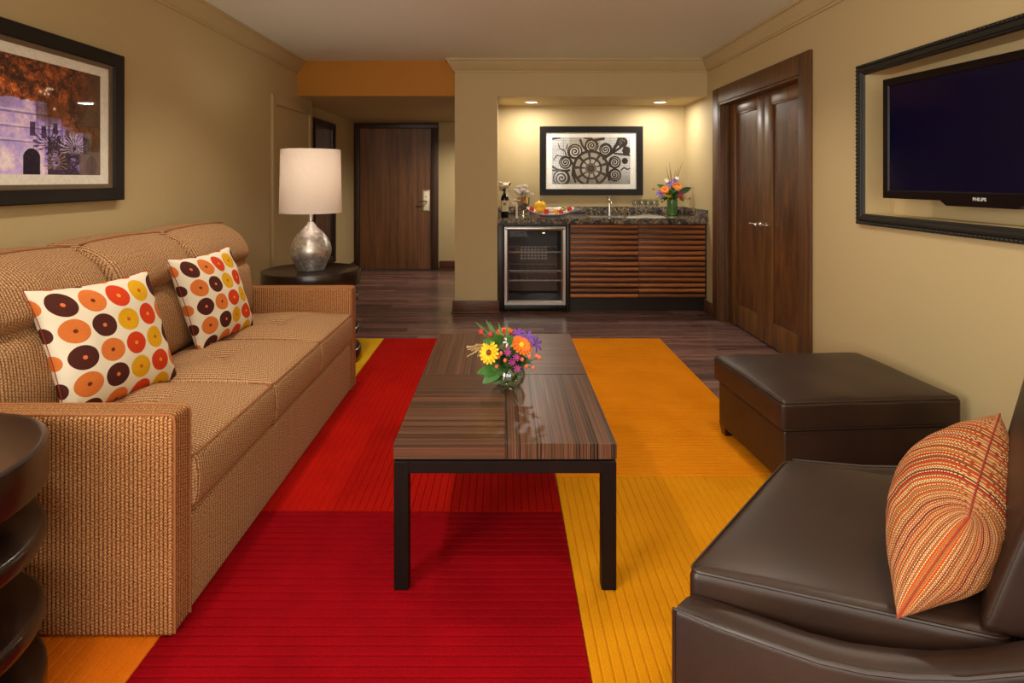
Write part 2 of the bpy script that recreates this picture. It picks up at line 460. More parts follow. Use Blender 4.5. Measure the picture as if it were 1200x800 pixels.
def stripes():
    """woven multi-coloured stripes along V, from UVs 0..1 (u across the long side)"""
    t = NT('striped_weave'); tc = t.n('ShaderNodeTexCoord'); sp = t.n('ShaderNodeSeparateXYZ'); t.l(tc.outputs['UV'], sp.inputs[0])
    cols = [(150, 78, 40), (206, 70, 36), (176, 106, 54), (206, 80, 40), (184, 118, 62), (112, 62, 50), (190, 40, 38), (160, 94, 48), (206, 86, 42), (192, 126, 66), (176, 92, 46), (204, 70, 36), (186, 124, 66), (140, 78, 46), (208, 92, 44), (196, 134, 70), (180, 100, 52), (196, 60, 36), (170, 104, 56), (150, 76, 42)]
    st = [(i / len(cols), s2l(c)) for i, c in enumerate(cols)]
    fr = t.math('FRACT', t.math('MULTIPLY', sp.outputs[0], 2.9))
    r = t.ramp(fr, st, 'CONSTANT')
    u = t.math('MULTIPLY', sp.outputs[0], 84.0); v = t.math('MULTIPLY', sp.outputs[1], 46.0)
    row = t.math('FLOOR', u)
    kn = t.math('MULTIPLY', t.math('ABSOLUTE', t.math('SINE', t.math('MULTIPLY', u, PI))),
                t.math('ABSOLUTE', t.math('SINE', t.math('ADD', t.math('MULTIPLY', v, PI), t.math('MULTIPLY', row, PI / 2)))))
    sel = t.math('LESS_THAN', t.math('FRACT', t.math('MULTIPLY', row, .37)), .45)
    bead = t.math('MULTIPLY', t.math('GREATER_THAN', kn, .42), sel)
    o = t.mix(bead, r.outputs[0], s2l((232, 204, 150)))
    dk = t.math('MULTIPLY', t.math('LESS_THAN', kn, .18), .45)
    o2 = t.mix(dk, o, s2l((90, 40, 22)))
    t.l(o2, t.b.inputs['Base Color']); t.set(Roughness=.9, Specular_IOR_Level=.1); t.bump(kn, .6, .005); return t.m
M['stripes'] = stripes()
M['glass'] = glazing('clear_glass', (.95, .96, .95, 1), 2.2)
M['green_glass'] = NT('green_glass').set(Base_Color=s2l((120, 170, 90)), Roughness=.05, Transmission_Weight=.6, IOR=1.45).m
M['fridge_glass'] = glazing('fridge_door_glass', (.86, .86, .87, 1), .5)
M['leafgreen'] = plain('leaf_green', (62, 112, 40), .5)
M['leafdark'] = plain('leaf_dark_green', (38, 76, 30), .5)
M['stem'] = plain('stem_green', (96, 124, 52), .6)
M['yellow'] = plain('petal_yellow', (246, 200, 24), .6)
M['orange'] = plain('petal_orange', (240, 120, 24), .6)
M['purple'] = plain('petal_purple', (112, 60, 170), .6)
M['magenta'] = plain('petal_magenta', (168, 40, 130), .6)
M['red'] = plain('petal_red', (200, 48, 52), .6)
M['coral'] = plain('berry_coral', (226, 112, 74), .35)
M['white'] = plain('petal_white', (232, 224, 214), .7)
M['cream'] = plain('cream_ribbon', (232, 218, 186), .6)
M['straw'] = plain('dried_straw', (190, 160, 112), .8)
M['fl_center'] = plain('flower_centre', (120, 60, 20), .8)
M['bottle'] = plain('dark_bottle_glass', (14, 14, 12), .08)
M['paper'] = plain('bottle_label_paper', (214, 204, 168), .8)
M['ink'] = plain('label_ink', (150, 110, 60), .8)
M['ceramic'] = plain('white_ceramic', (236, 226, 216), .2)
M['citrus'] = plain('yellow_citrus_peel', (240, 186, 34), .4, bump=.2, bscale=120)
M['strawberry'] = plain('strawberry_red', (196, 36, 40), .35, bump=.2, bscale=150)
M['napkin'] = plain('white_linen', (228, 222, 210), .9, bump=.2, bscale=120)
M['red_cloth'] = plain('red_napkin', (150, 48, 26), .9)
M['cheese'] = plain('pale_cheese', (228, 222, 196), .5)
M['mirror'] = plain('mirror_silver', (200, 196, 190), .04, 1)
M['dark_wood'] = wood('mirror_frame_wood', (26, 16, 12), (50, 32, 24), (20, 20, 2), .35)
M['lamp_glow'] = glow('downlight_glow', (255, 240, 215), 1.6)
M['green_led'] = glow('green_display', (190, 255, 170), 2)
M['copper'] = plain('warm_silver', (206, 190, 176), .15, 1)
M['fixture'] = plain('white_fixture', (232, 226, 214), .5)

# ------------------------------------------------------------------ the room
XL, XR, YB, YN, H = -1.985, 1.94, 5.68, -1.7, 2.41
YH, HH, XLH = 8.45, 2.075, -2.10
CX0, CX1, NZ, NY = -.463, -.057, 2.057, 6.40

fl = struct(MB().box(-2.4, 2.3, YN - .1, YH + .15, -.10, -.014).build('floor', M['plank'], smooth=False))
pm = MB().box(-.5, .5, -.5, .5, 0, 1).build('plank', M['plank'], smooth=False)
first = True
row = 0; y = YN
while y < YH - .01:
    pw = min(.1335, YH - y)
    x = XLH - random.uniform(0, 1.2)
    while x < 2.06:
        L = random.uniform(1.15, 1.75)
        a, b = max(x, -2.12), min(x + L, 2.06)
        lim = XLH + .0 if y > 6.2 else XL
        if b - a > .02 :
            o = pm if first else mesh_copy(pm, None); first = False
            o.parent = fl
            o.location = ((a + b) / 2, y + pw / 2, -.014); o.scale = (b - a - .002, pw - .002, .014 - random.uniform(0, .0006))
        x += L
    y += .1335

bw = MB()
bw.box(XL - .17, XL, YN, 6.2, 0, H)
struct(bw.build('wall_left', M['wall'], smooth=False))
struct(MB().box(XLH - .15, XLH, 6.2, YH, 0, H).build('wall_hall', M['wall'], smooth=False))
struct(MB().box(XLH - .15, XR + .15, YH, YH + .12, 0, H).build('wall_far', M['wall'], smooth=False))
struct(MB().box(CX0, CX1, YB, NY + .12, 0, H).build('wall_column', M['wall'], smooth=False))
struct(MB().box(CX1, XR, NY, NY + .12, 0, H).box(CX1, XR, YB, NY, NZ, H).build('wall_niche', M['wall'], smooth=False))
DY0, DY1, DZ = 3.884, 5.34, 1.95
RY0, RY1, RZ0, RZ1 = 1.935, 3.204, 1.085, 1.830
b = MB()
b.box(XR, 2.10, YN, RY0, 0, H).box(XR, 2.10, RY0, RY1, 0, RZ0).box(XR, 2.10, RY0, RY1, RZ1, H).box(2.075, 2.14, RY0 - .01, RY1 + .01, RZ0 - .01, RZ1 + .01)
b.box(XR, 2.10, RY1, DY0, 0, H).box(XR, 2.10, DY0, DY1, DZ, H).box(XR, 2.10, DY1, YH, 0, H).box(2.085, 2.2, DY0 - .05, DY1 + .05, 0, DZ + .05)
struct(b.build('wall_right', M['wall'], smooth=False))
# unseen near wall; its window is assumed, an added fill light stands before it
b = MB(); b.box(-2.15, -1.3, YN - .12, YN, 0, H).box(1.5, 2.1, YN - .12, YN, 0, H).box(-1.3, 1.5, YN - .12, YN, 0, .65).box(-1.3, 1.5, YN - .12, YN, 2.2, H)
struct(b.build('wall_near', M['wall'], smooth=False))
wf = struct(MB().box(-1.3, -1.24, YN - .1, YN - .03, .65, 2.2).box(1.44, 1.5, YN - .1, YN - .03, .65, 2.2).box(-1.24, 1.44, YN - .1, YN - .03, .65, .71).box(-1.24, 1.44, YN - .1, YN - .03, 2.14, 2.2).box(.07, .13, YN - .1, YN - .03, .71, 2.14).build('window_1', M['fixture'], smooth=False))
MB().box(-1.24, 1.44, YN - .07, YN - .06, .71, 2.14).build('pane', M['glass_pane'], wf, smooth=False)
struct(MB().box(-2.2, 2.15, YN - .12, YB + .07, H, H + .1).build('ceiling', M['ceiling'], smooth=False))
struct(MB().box(XLH - .15, CX0, YB + .09, YH, HH, H).box(CX0, XR + .15, NY + .12, YH, HH, H).build('ceiling_hall', M['wall'], smooth=False))
struct(MB().box(XL - .12, CX0, YB + .07, YB + .09, HH - .004, H).build('trim_1', M['orange_paint'], smooth=False))

# crown moulding
CP = [(0, 2.288), (.013, 2.288), (.013, 2.302), (.022, 2.306), (.030, 2.318), (.048, 2.345), (.062, 2.372), (.066, 2.384), (.080, 2.388), (.080, H)]
def crown_run(name, f0, f1):
    struct(MB().loft([[f0(p, z) for p, z in CP] + [f0(-.004, H)], [f1(p, z) for p, z in CP] + [f1(-.004, H)]]).build(name, M['crown'], ang=25))
crown_run('trim_2', lambda p, z: (XL + p, YN, z), lambda p, z: (XL + p, YB + .07, z))
crown_run('trim_3', lambda p, z: (XR - p, YN, z), lambda p, z: (XR - p, YB - p, z))
crown_run('trim_4', lambda p, z: (CX0 - p, YB - p, z), lambda p, z: (XR - p, YB - p, z))
crown_run('trim_5', lambda p, z: (CX0 - p, YB + .07, z), lambda p, z: (CX0 - p, YB - p, z))

def baseboard(name, x0, x1, y0, y1, n):
    """n: side the board faces ('y-','x-','x+')"""
    t = MB(); t.box(x0, x1, y0, y1, 0, .118, .003)
    if n == 'y-': t.box(x0 - .012, x1 + .012, y0 - .012, y0, 0, .018, .004)
    if n == 'x-': t.box(x0 - .012, x0, y0, y1, 0, .018, .004)
    if n == 'x+': t.box(x1, x1 + .012, y0, y1, 0, .018, .004)
    struct(t.build(name, M['base_wood']))
baseboard('baseboard_column', CX0 - .02, CX1 + .018, YB - .018, YB, 'y-')
baseboard('baseboard_hall', -.905, XR - .002, YH - .018, YH, 'y-')
baseboard('baseboard_right', XR - .018, XR, YN, 3.735, 'x-')
baseboard('baseboard_niche', XR - .018, XR, 5.50, 5.72, 'x-')
baseboard('baseboard_left', XL, XL + .018, YN, 5.07, 'x+')
baseboard('baseboard_passage', XLH, XLH + .018, 6.25, YH - .1, 'x+')

# ---- door_1: entry door at the end of the hall
d1 = struct(MB().box(-2.02, -1.02, YH - .05, YH - .01, .012, 1.985, .002).build('door_1', M['door'], smooth=False))
b = MB(); b.box(-2.098, -2.022, YH - .075, YH, 0, 2.062, .004).box(-1.018, -.918, YH - .075, YH, 0, 2.062, .004).box(-2.098, -.918, YH - .0751, YH, 1.987, 2.062, .004)
b.build('door_frame', M['door_frame'], d1)
b = MB(); b.box(-1.143, -1.032, YH - .058, YH - .049, .82, 1.12, .004); b.build('lock_plate', plain('brushed_nickel_plate', (206, 186, 150), .35, .6), d1)
b = MB(); b.box(-1.122, -1.05, YH - .066, YH - .056, .835, 1.10, .003); lp = b.build('lock_face', plain('card_lock_face', (250, 240, 215), .3), d1)
b = MB(); b.tube([(-1.07, YH - .06, .965), (-1.07, YH - .11, .965)], .011, 10).tube([(-1.065, YH - .11, .966), (-1.12, YH - .112, .963), (-1.175, YH - .108, .957)], .011, 10); b.build('lever', M['chrome'], d1)
MB().box(-1.092, -1.080, YH - .069, YH - .064, 1.015, 1.035, .002).build('card_slot', M['black'], d1)
# ---- door_2: double closet doors in the right wall
b = MB()
fx0, fx1 = XR - .022, XR
b.box(fx0, fx1, DY0 - .14, DY0, 0, DZ + .135, .004).box(fx0, fx1, DY1, DY1 + .145, 0, DZ + .135, .004).box(fx0, fx1, DY0, DY1, DZ, DZ + .135, .004)
b.box(fx0 + .006, 2.085, DY1 - .02, DY1, 0, DZ, .002).box(fx0 + .006, 2.085, DY0, DY0 + .02, 0, DZ, .002).box(fx0 + .006, 2.085, DY0 + .02, DY1 - .02, DZ - .02, DZ, .002)
b.box(1.975, 2.0, DY1 - .035, DY1 - .02, 0, DZ - .02, .002)
d2 = struct(b.build('door_2', M['casing']))
ymid = (DY0 + DY1) / 2
for s in (-1, 1):
    y0, y1 = (DY0 + .022, ymid - .002) if s < 0 else (ymid + .002, DY1 - .022)
    lx0, lx1 = 2.012, 2.05
    st = .125
    lf = MB().box(lx0, lx1, y0, y0 + st, .012, DZ - .022, .003).box(lx0, lx1, y1 - st, y1, .012, DZ - .022, .003).box(lx0, lx1, y0 + st, y1 - st, .012, .185, .003).box(lx0, lx1, y0 + st, y1 - st, 1.84, DZ - .022, .003).build('door_leaf', M['leaf'], d2)
    MB().box(lx0 + .014, lx1 - .006, y0 + st, y1 - st, .185, 1.84).build('panel', M['leaf_panel'], lf, smooth=False)
    bd = MB()
    for (a0, a1, z0, z1) in ((y0 + st, y0 + st + .012, .185, 1.84), (y1 - st - .012, y1 - st, .185, 1.84), (y0 + st + .012, y1 - st - .012, .185, .197), (y0 + st + .012, y1 - st - .012, 1.828, 1.84)):
        bd.box(lx0 + .004, lx0 + .014, a0, a1, z0, z1, .003)
    bd.build('panel_bead', M['leaf'], lf)
    hy = ymid + s * .05
    if s > 0:
        hb = MB().lathe([(.024, 0), (.024, .008), (.011, .01), (.011, .045)], (0, 0, 0), 14)
        hb.tube([(0, 0, .045), (0.0, .05, .05), (0, .105, .047)], .009, 10)
        hb.tf = lambda c, hy=hy: Vector((2.012 - c.z, hy + c.y, .918 + c.x))
        hb.build('handle', M['chrome'], lf)
    else:
        hb = MB().lathe([(.022, 0), (.022, .008), (.010, .01), (.010, .03), (.02, .04), (.02, .055), (.008, .062)], (0, 0, 0), 14)
        hb.tf = lambda c, hy=hy: Vector((2.012 - c.z, hy + c.y, .918 + c.x))
        hb.build('handle', M['chrome'], lf)
# ---- door_3: painted door with casing in the left wall
b = MB(); a0, a1, zt = 5.09, 6.15, 2.005
b.box(XL, XL + .022, a0, a0 + .085, 0, zt, .004).box(XL, XL + .022, a1 - .085, a1, 0, zt, .004).box(XL, XL + .022, a0 + .085, a1 - .085, zt - .085, zt, .004)
d3 = struct(b.build('door_3', M['crown']))
MB().box(XL, XL + .007, a0 + .088, a1 - .088, .01, zt - .088, .001).build('door_leaf', M['wall'], d3, smooth=False)

# ------------------------------------------------------------------ picture helpers
class Plane:
    """u,v in the plane, w along the normal"""
    def __init__(s, o, u, v, n): s.o, s.u, s.v, s.n = Vector(o), Vector(u), Vector(v), Vector(n)
    def __call__(s, c): return s.o + s.u * c[0] + s.v * c[1] + s.n * c[2]
def frame_loft(W, Hh, prof, tf):
    """mitred frame: prof = [(inset, height)] from the outer back to the inner back"""
    m = MB(tf)
    rows = [[(i, i, h), (W - i, i, h), (W - i, Hh - i, h), (i, Hh - i, h)] for i, h in prof]
    m.loft(rows, True, False)
    return m
def print_mesh(name, pl, x0, y0, W, Hh, wz, img, parent):
    """a flat print: a grid whose corners carry the printed colours (img[h][w] linear rgb, row 0 at the top)"""
    h, wd, _ = img.shape
    xs = np.linspace(x0, x0 + W, wd + 1); ys = np.linspace(y0 + Hh, y0, h + 1)
    off = wloc(parent)
    O, U, Vv, Nn = (np.array(v) for v in (pl.o - off, pl.u, pl.v, pl.n))
    gx, gy = np.meshgrid(xs, ys)
    P = O + gx[..., None] * U + gy[..., None] * Vv + wz * Nn
    me = bpy.data.meshes.new(name)
    idx = np.arange((h + 1) * (wd + 1)).reshape(h + 1, wd + 1)
    q = np.stack([idx[1:, :-1], idx[1:, 1:], idx[:-1, 1:], idx[:-1, :-1]], -1).reshape(-1, 4)
    me.from_pydata([tuple(p) for p in P.reshape(-1, 3)], [], [tuple(int(i) for i in f) for f in q])
    ca = me.color_attributes.new('print', 'FLOAT_COLOR', 'CORNER')
    colr = np.repeat(np.concatenate([img.reshape(-1, 3), np.ones((h * wd, 1))], 1), 4, axis=0).astype(np.float32)
    ca.data.foreach_set('color', colr.ravel())
    me.materials.append(M['print'])
    o = bpy.data.objects.new(name, me); COL.objects.link(o); o.parent = parent
    return o
def lin(img):
    img = np.clip(img, 0, 255) / 255.
    return np.where(img <= .04045, img / 12.92, ((img + .055) / 1.055) ** 2.4)
rng = np.random.RandomState(3)
def vnoise(h, w, cell, seed):
    r = np.random.RandomState(seed); gh, gw = int(h / cell) + 3, int(w / cell) + 3
    g = r.rand(gh, gw); yy, xx = np.mgrid[0:h, 0:w] / cell
    y0, x0 = yy.astype(int), xx.astype(int); fy, fx = yy - y0, xx - x0
    fy, fx = fy * fy * (3 - 2 * fy), fx * fx * (3 - 2 * fx)
    return (g[y0, x0] * (1 - fx) + g[y0, x0 + 1] * fx) * (1 - fy) + (g[y0 + 1, x0] * (1 - fx) + g[y0 + 1, x0 + 1] * fx) * fy
def blend(img, mask, c):
    m = np.clip(mask, 0, 1)[..., None]; return img * (1 - m) + np.array(c, float) * m

# ---- night photograph on the left wall
def night_art(h=190, w=290):
    yy, xx = np.mgrid[0:h, 0:w]; v = 1 - yy / h; u = xx / w        # v up
    n1 = .4 * vnoise(h, w, 16, 1) + .35 * vnoise(h, w, 6, 2) + .25 * vnoise(h, w, 2, 3)
    n2 = vnoise(h, w, 34, 4); n3 = vnoise(h, w, 1.5, 5); n4 = .6 * vnoise(h, w, 8, 6) + .4 * vnoise(h, w, 3, 7)
    k = np.clip((n1 - .28) * 2.2, 0, 1) * np.clip(1.35 - .95 * u, .25, 1.2)
    img = np.stack([58 + 165 * k, 34 + 84 * k, 26 + 34 * k], -1) * (.75 + .5 * n3)[..., None]
    branch = (np.abs(np.sin(u * 26 + 5 * n2 + v * 7)) < .10) & (v > .5)
    img = blend(img, branch * .5, (40, 22, 16))
    img = blend(img, np.clip((u - .80) * 5, 0, .8), (88, 66, 46))
    # lit stone facade, stepping down to the right
    top = np.where(u < .60, .63 + .03 * n4, np.where(u < .70, .52, np.where(u < .86, .45 - .04 * (u > .78), 0)))
    fac = (v < top)
    lum = .62 + .75 * n2 * (.6 + .5 * n4) + .25 * (u < .58)
    stone = np.stack([158 + 40 * n4 - 30 * u, 142 + 42 * n4 - 40 * u, 198 + 26 * n4 - 10 * u], -1) * lum[..., None]
    img = np.where(fac[..., None], stone, img)
    for cy in (.30, .42, .545):
        img = blend(img, ((abs(v - cy) < .009) & fac & (u < .70)) * .5, (226, 218, 240))
        img = blend(img, ((abs(v - cy + .018) < .007) & fac & (u < .70)) * .5, (84, 66, 120))
    for cx in (.535, .612, .70):
        img = blend(img, ((abs(u - cx) < .008) & fac) * .45, (96, 80, 140))
    for cx, cy, rw, rh in ((.505, .40, .016, .06), (.575, .38, .016, .055), (.655, .42, .016, .05), (.745, .37, .018, .05)):
        img = blend(img, ((abs(u - cx) < rw) & (abs(v - cy) < rh)) * .9, (60, 44, 78))
    arch = ((abs(u - .50) < .055) & (v < .14)) | (((u - .50) / .055) ** 2 + ((v - .14) / .09) ** 2 < 1)
    ring_ = (((u - .50) / .075) ** 2 + ((v - .14) / .12) ** 2 < 1) & ~arch
    img = blend(img, ring_ * .45, (214, 206, 236)); img = blend(img, arch * 1.0, (38, 26, 44))
    # dark shrubs, spiky palms, low building at the right edge
    dark = (v < .26 + .16 * n4) & (u > .60) & (u < .85) & (n1 > .40)
    img = blend(img, dark * .8, (48, 28, 38))
    for px, py, R, kk, c in ((.70, .17, .20, 21, (40, 26, 44)), (.615, .27, .17, 19, (56, 40, 66)), (.79, .25, .16, 23, (214, 200, 232)), (.66, .10, .13, 17, (150, 128, 110))):
        dx_, dy_ = (u - px) * 1.5, v - py
        ang = np.arctan2(dy_, dx_) + .25 * (n4 - .5); rad = np.hypot(dx_, dy_)
        ray = (np.cos(ang * kk) > .35) & (rad < R * (.7 + .5 * n4)) & (dy_ > -.05 * (px > .6)) & (rad > .02)
        img = blend(img, ray * .8, c)
    img = blend(img, ((u > .83) & (v < .22 + .02 * n4)) * .8, (112, 92, 88))
    img = blend(img, (((u - .925) / .045) ** 2 + ((v - .09) / .10) ** 2 < 1) * .6, (70, 54, 54))
    img = blend(img, ((abs(u - .885) < .028) & (v > .2) & (v < .40 + .03 * n4)) * .7, (44, 28, 30))
    img = blend(img, ((v > .36) & (v < .47) & (u > .72) & (n4 > .45)) * .6, (120, 78, 40))
    crown_ = np.clip(1.5 - ((u - .615) / .10) ** 2 - ((v - .57) / .10) ** 2 + 2.2 * (n1 - .5), 0, 1) * (n3 * .5 + .5)
    img = blend(img, crown_ * .7, (78, 44, 26))
    for cx, cy, r in ((.555, .735, .013), (.592, .752, .012), (.617, .775, .013), (.607, .725, .012), (.584, .72, .011), (.634, .775, .011), (.648, .60, .012), (.60, .77, .012)):
        img = blend(img, 1.2 * np.exp(-(((u - cx) * 1.5) ** 2 + (v - cy) ** 2) / (r * r)), (255, 252, 236))
    return lin(img * 1.12)

def wall_picture(name, label, pl, W, Hh, prof, liner, mat_in, img_rect, img, parent_loc, group=None):
    t = thing(name, label, 'picture', parent_loc, group)
    frame_loft(W, Hh, prof, pl).build('frame', M['black_frame'], t, ang=20)
    i0 = prof[-1][0]
    if liner:
        frame_loft(W - 2 * i0 + .004, Hh - 2 * i0 + .004, [(0, .004), (0, .018), (liner, .014), (liner, .004)], lambda c: pl((c[0] + i0 - .002, c[1] + i0 - .002, c[2]))).build('liner', M['brown_liner'], t, ang=20)
    mb = MB(pl)
    x0, y0, iw, ih = img_rect
    mb.box(i0 - .004, W - i0 + .004, i0 - .004, y0, .004, .0085).box(i0 - .004, W - i0 + .004, y0 + ih, Hh - i0 + .004, .004, .0085)
    mb.box(i0 - .004, x0, y0, y0 + ih, .004, .0085).box(x0 + iw, W - i0 + .004, y0, y0 + ih, .004, .0085)
    mb.build('mat_board', M['matboard'], t, smooth=False)
    MB(pl).box(.01, W - .01, .01, Hh - .01, .0005, .003).build('backing', M['black_frame'], t, smooth=False)
    print_mesh('print', pl, x0, y0, iw, ih, .006, img, t)
    MB(pl).box(i0 - .003, W - i0 + .003, i0 - .003, Hh - i0 + .003, .0105, .0125).build('glass', M['glass_pane'], t, smooth=False)
    return t
PW, PH = 1.13, .735
plL = Plane((XL, 3.07 - PW, 1.165), (0, 1, 0), (0, 0, 1), (1, 0, 0))
wall_picture('framed_photograph', 'black framed night photograph of a lit building, above the sofa', plL, PW, PH,
             [(0, 0), (0, .038), (.006, .040), (.05, .030), (.058, .030), (.062, .018), (.062, .003)], .022, .05, (.138, .125, PW - .276, PH - .25), night_art(), (XL, 3.07 - PW / 2, 1.165))

# ---- ironwork print in the bar niche
def iron_art(h=190, w=320):
    yy, xx = np.mgrid[0:h, 0:w]; asp = w / h
    u = xx / h; v = 1 - yy / h                                         # u 0..asp
    base = np.full((h, w, 3), 238.) - 26 * vnoise(h, w, 40, 9)[..., None] * np.array([1, 1.02, 1.15])
    g = 1 / 36.
    mesh_ = (np.abs((u / g) % 1 - .5) > .40) | (np.abs((v / g) % 1 - .5) > .40)
    img = blend(base, mesh_ * .6, (60, 52, 46))
    ink = np.zeros((h, w)); mid = np.zeros((h, w))
    cx, cy = asp * .495, .34
    r = np.hypot(u - cx, v - cy); th = np.arctan2(v - cy, u - cx)
    ink = np.maximum(ink, (np.abs(r - .37) < .025) * 1.)
    disc = (r < .36)
    petals = (np.abs(np.cos(4.5 * th + .3)) < .42) & (r > .12) & (r < .34)
    img = blend(img, disc * .85, (92, 82, 72))
    img = blend(img, (petals & disc) * 1., (64, 56, 48))
    img = blend(img, (disc & ~petals & (r > .25) & (r < .335)) * .8, (186, 178, 166))
    img = blend(img, (disc & ~petals & (r > .12) & (r < .2)) * .8, (206, 200, 190))
    ink = np.maximum(ink, (np.abs(r - .215) < .018) * .9); ink = np.maximum(ink, (r < .075) * .8)
    img = blend(img, (r < .03) * 1., (200, 190, 180))
    def spiral(sx, sy, R, turns, sign, a0, wdt=.027, fill=True):
        nonlocal ink, img
        rr = np.hypot(u - sx, v - sy); tt = np.arctan2(v - sy, u - sx) * sign + a0
        if fill: img = blend(img, (rr < R) * .8, (228, 222, 212))
        ph = (rr / R * turns - tt / (2 * PI)) % 1
        ink = np.maximum(ink, ((np.minimum(ph, 1 - ph) * R / turns < wdt * .62) & (rr < R)) * 1.)
        ink = np.maximum(ink, (np.abs(rr - R) < wdt * .6) * 1.)
    for (sx, sy, R, sg) in ((.29 * asp, .70, .15, 1), (.17 * asp, .47, .125, -1), (.505 * asp, .83, .135, 1), (.685 * asp, .745, .125, -1), (.80 * asp, .47, .12, 1), (.80 * asp, .20, .125, -1),
                            (.12 * asp, .13, .17, 1), (.90 * asp, .90, .095, 1), (.95 * asp, .72, .075, -1), (.93 * asp, .50, .05, 1)):
        spiral(sx, sy, R, 2.6, sg, sx * 7)
    def stroke(pts, wd):
        nonlocal ink
        P = np.array([(a * asp, b) for a, b in pts])
        for a, b in zip(P[:-1], P[1:]):
            d = b - a; L2 = (d ** 2).sum(); t = np.clip(((u - a[0]) * d[0] + (v - a[1]) * d[1]) / L2, 0, 1)
            ink = np.maximum(ink, (np.hypot(u - a[0] - t * d[0], v - a[1] - t * d[1]) < wd) * 1.)
    stroke([(.0, .38), (.06, .32), (.14, .29), (.22, .30)], .024); stroke([(0, .30), (.2, .28)], .02)
    stroke([(.36, .95), (.39, .82), (.44, .72)], .024); stroke([(.66, .55), (.76, .68), (.83, .86), (.86, 1.0)], .034); stroke([(.74, .64), (.86, .77), (.95, .9)], .026)
    stroke([(.08, .86), (.10, .76), (.16, .72), (.18, .62)], .012); stroke([(.02, .52), (.06, .62), (.12, .60)], .012); stroke([(.2, .86), (.18, .76)], .012); stroke([(0, .97), (.1, 1)], .02)
    stroke([(.88, .30), (.92, .36), (.96, .32), (1, .34)], .014); stroke([(.8, .66), (.9, .64), (1, .62)], .02); stroke([(.22, .56), (.27, .42), (.26, .2), (.3, .05)], .024); stroke([(.72, .45), (.70, .3), (.73, .1)], .03)
    stroke([(.5, .98), (.42, 1)], .03); stroke([(.56, .95), (.66, .98)], .03)
    img = blend(img, ink, (54, 46, 40))
    shade_ = np.clip((.28 - v) * 1.6, 0, .6) * (.6 + .8 * vnoise(h, w, 20, 11))
    img = blend(img, shade_, (78, 68, 58))
    img = blend(img, ((v > .78) & (u > .22 * asp) & (u < .62 * asp)) * .25, (120, 92, 50))
    return lin(img)
nw, nh = 1.10, .735
plN = Plane((.388, NY, 1.10), (1, 0, 0), (0, 0, 1), (0, -1, 0))
wall_picture('framed_print', 'black framed print of scrolled ironwork, above the bar counter', plN, nw, nh,
             [(0, 0), (0, .032), (.004, .034), (.06, .026), (.066, .024), (.066, .003)], .0, .05, (.132, .118, nw - .264, nh - .236), iron_art(), (.938, NY, 1.10))

# ---- tall mirror in the hall
plM = Plane((XLH, 6.50, .25), (0, 1, 0), (0, 0, 1), (1, 0, 0))
t = thing('hall_mirror', 'tall dark framed mirror on the hall wall, behind the table lamp', 'mirror', (XLH, 6.93, .25))
frame_loft(.85, 1.70, [(0, 0), (0, .03), (.02, .045), (.06, .04), (.085, .022), (.085, .003)], plM).build('frame', M['dark_wood'], t, ang=20)
MB(plM).box(.08, .77, .08, 1.62, .004, .012).build('mirror_glass', M['mirror'], t, smooth=False)

# ---- carved frame around the television
FW, FH = 1.382, .858
plT = Plane((XR, 3.261, 1.028), (0, -1, 0), (0, 0, 1), (-1, 0, 0))
t = thing('wall_frame', 'large dark carved frame mounted on the wall around the television', 'frame', (XR, 3.261 - FW / 2, 1.028))
frame_loft(FW, FH, [(0, 0), (0, .013), (.004, .017), (.015, .017), (.018, .013), (.021, .019), (.031, .022), (.042, .019), (.046, .012), (.051, .012), (.056, .006), (.058, 0)], plT).build('frame_moulding', M['dark_carved'], t, ang=25)
b = MB(plT)
k = 0
step = .0215
for i in range(int(FW / step)):
    for v in (.0095, FH - .0095): b.ball(((i + .5) * step, v, .016), .0075, (1.2, 1, 1), 8, 5)
for i in range(1, int(FH / step)):
    for u in (.0095, FW - .0095): b.ball((u, (i + .5) * step, .016), .0075, (1, 1.2, 1), 8, 5)
o = b.build('beading', M['dark_carved'], t, ang=80); o['kind'] = 'stuff'

# ---- television, swivelled a little towards the sofa
tv = thing('television', 'black flat television with dark blue screen inside the carved wall frame', 'television', (1.93, 2.45, 1.42))
uu = Vector((.122, -.9925, 0)); nn = Vector((-.9925, -.122, 0))
plV = Plane((1.88, 2.964, 1.177), uu, (0, 0, 1), nn)
TW, TH = 1.06, .586
frame_loft(TW, TH, [(0, -.05), (0, -.004), (.004, 0), (.034, 0), (.040, -.006)], plV).build('bezel', M['bezel'], tv, ang=25)
MB(plV).box(.036, TW - .036, .036, TH - .036, -.02, -.006).build('screen', M['screen'], tv, smooth=False)
MB(plV).box(.003, TW - .003, .003, TH - .003, -.05, -.04, .004).build('back_cover', M['black'], tv)
b = MB(plV); cu = .53
b.loft([[(cu - .21, .012, -.03), (cu - .16, -.022, -.03), (cu + .16, -.022, -.03), (cu + .21, .012, -.03)], [(cu - .21, .012, .001), (cu - .16, -.022, .001), (cu + .16, -.022, .001), (cu + .21, .012, .001)]])
b.build('lower_lip', M['bezel'], tv)
fc = bpy.data.curves.new('logo_text', 'FONT'); fc.body = 'PHILIPS'; fc.size = .019; fc.align_x = 'CENTER'; fc.align_y = 'CENTER'; fc.extrude = .0006; fc.offset = .0005
fo = bpy.data.objects.new('logo_text', fc); COL.objects.link(fo); fc.materials.append(M['logo'])
p = plV((cu, .010, .0025)) - tv.location
mx = Matrix((uu, Vector((0, 0, 1)), nn)).transposed().to_4x4(); mx.translation = p
fm = bpy.data.meshes.new_from_object(fo.evaluated_get(bpy.context.evaluated_depsgraph_get()))
bpy.data.objects.remove(fo); fm.transform(mx)
fo = bpy.data.objects.new('logo_text', fm); COL.objects.link(fo); fo.parent = tv
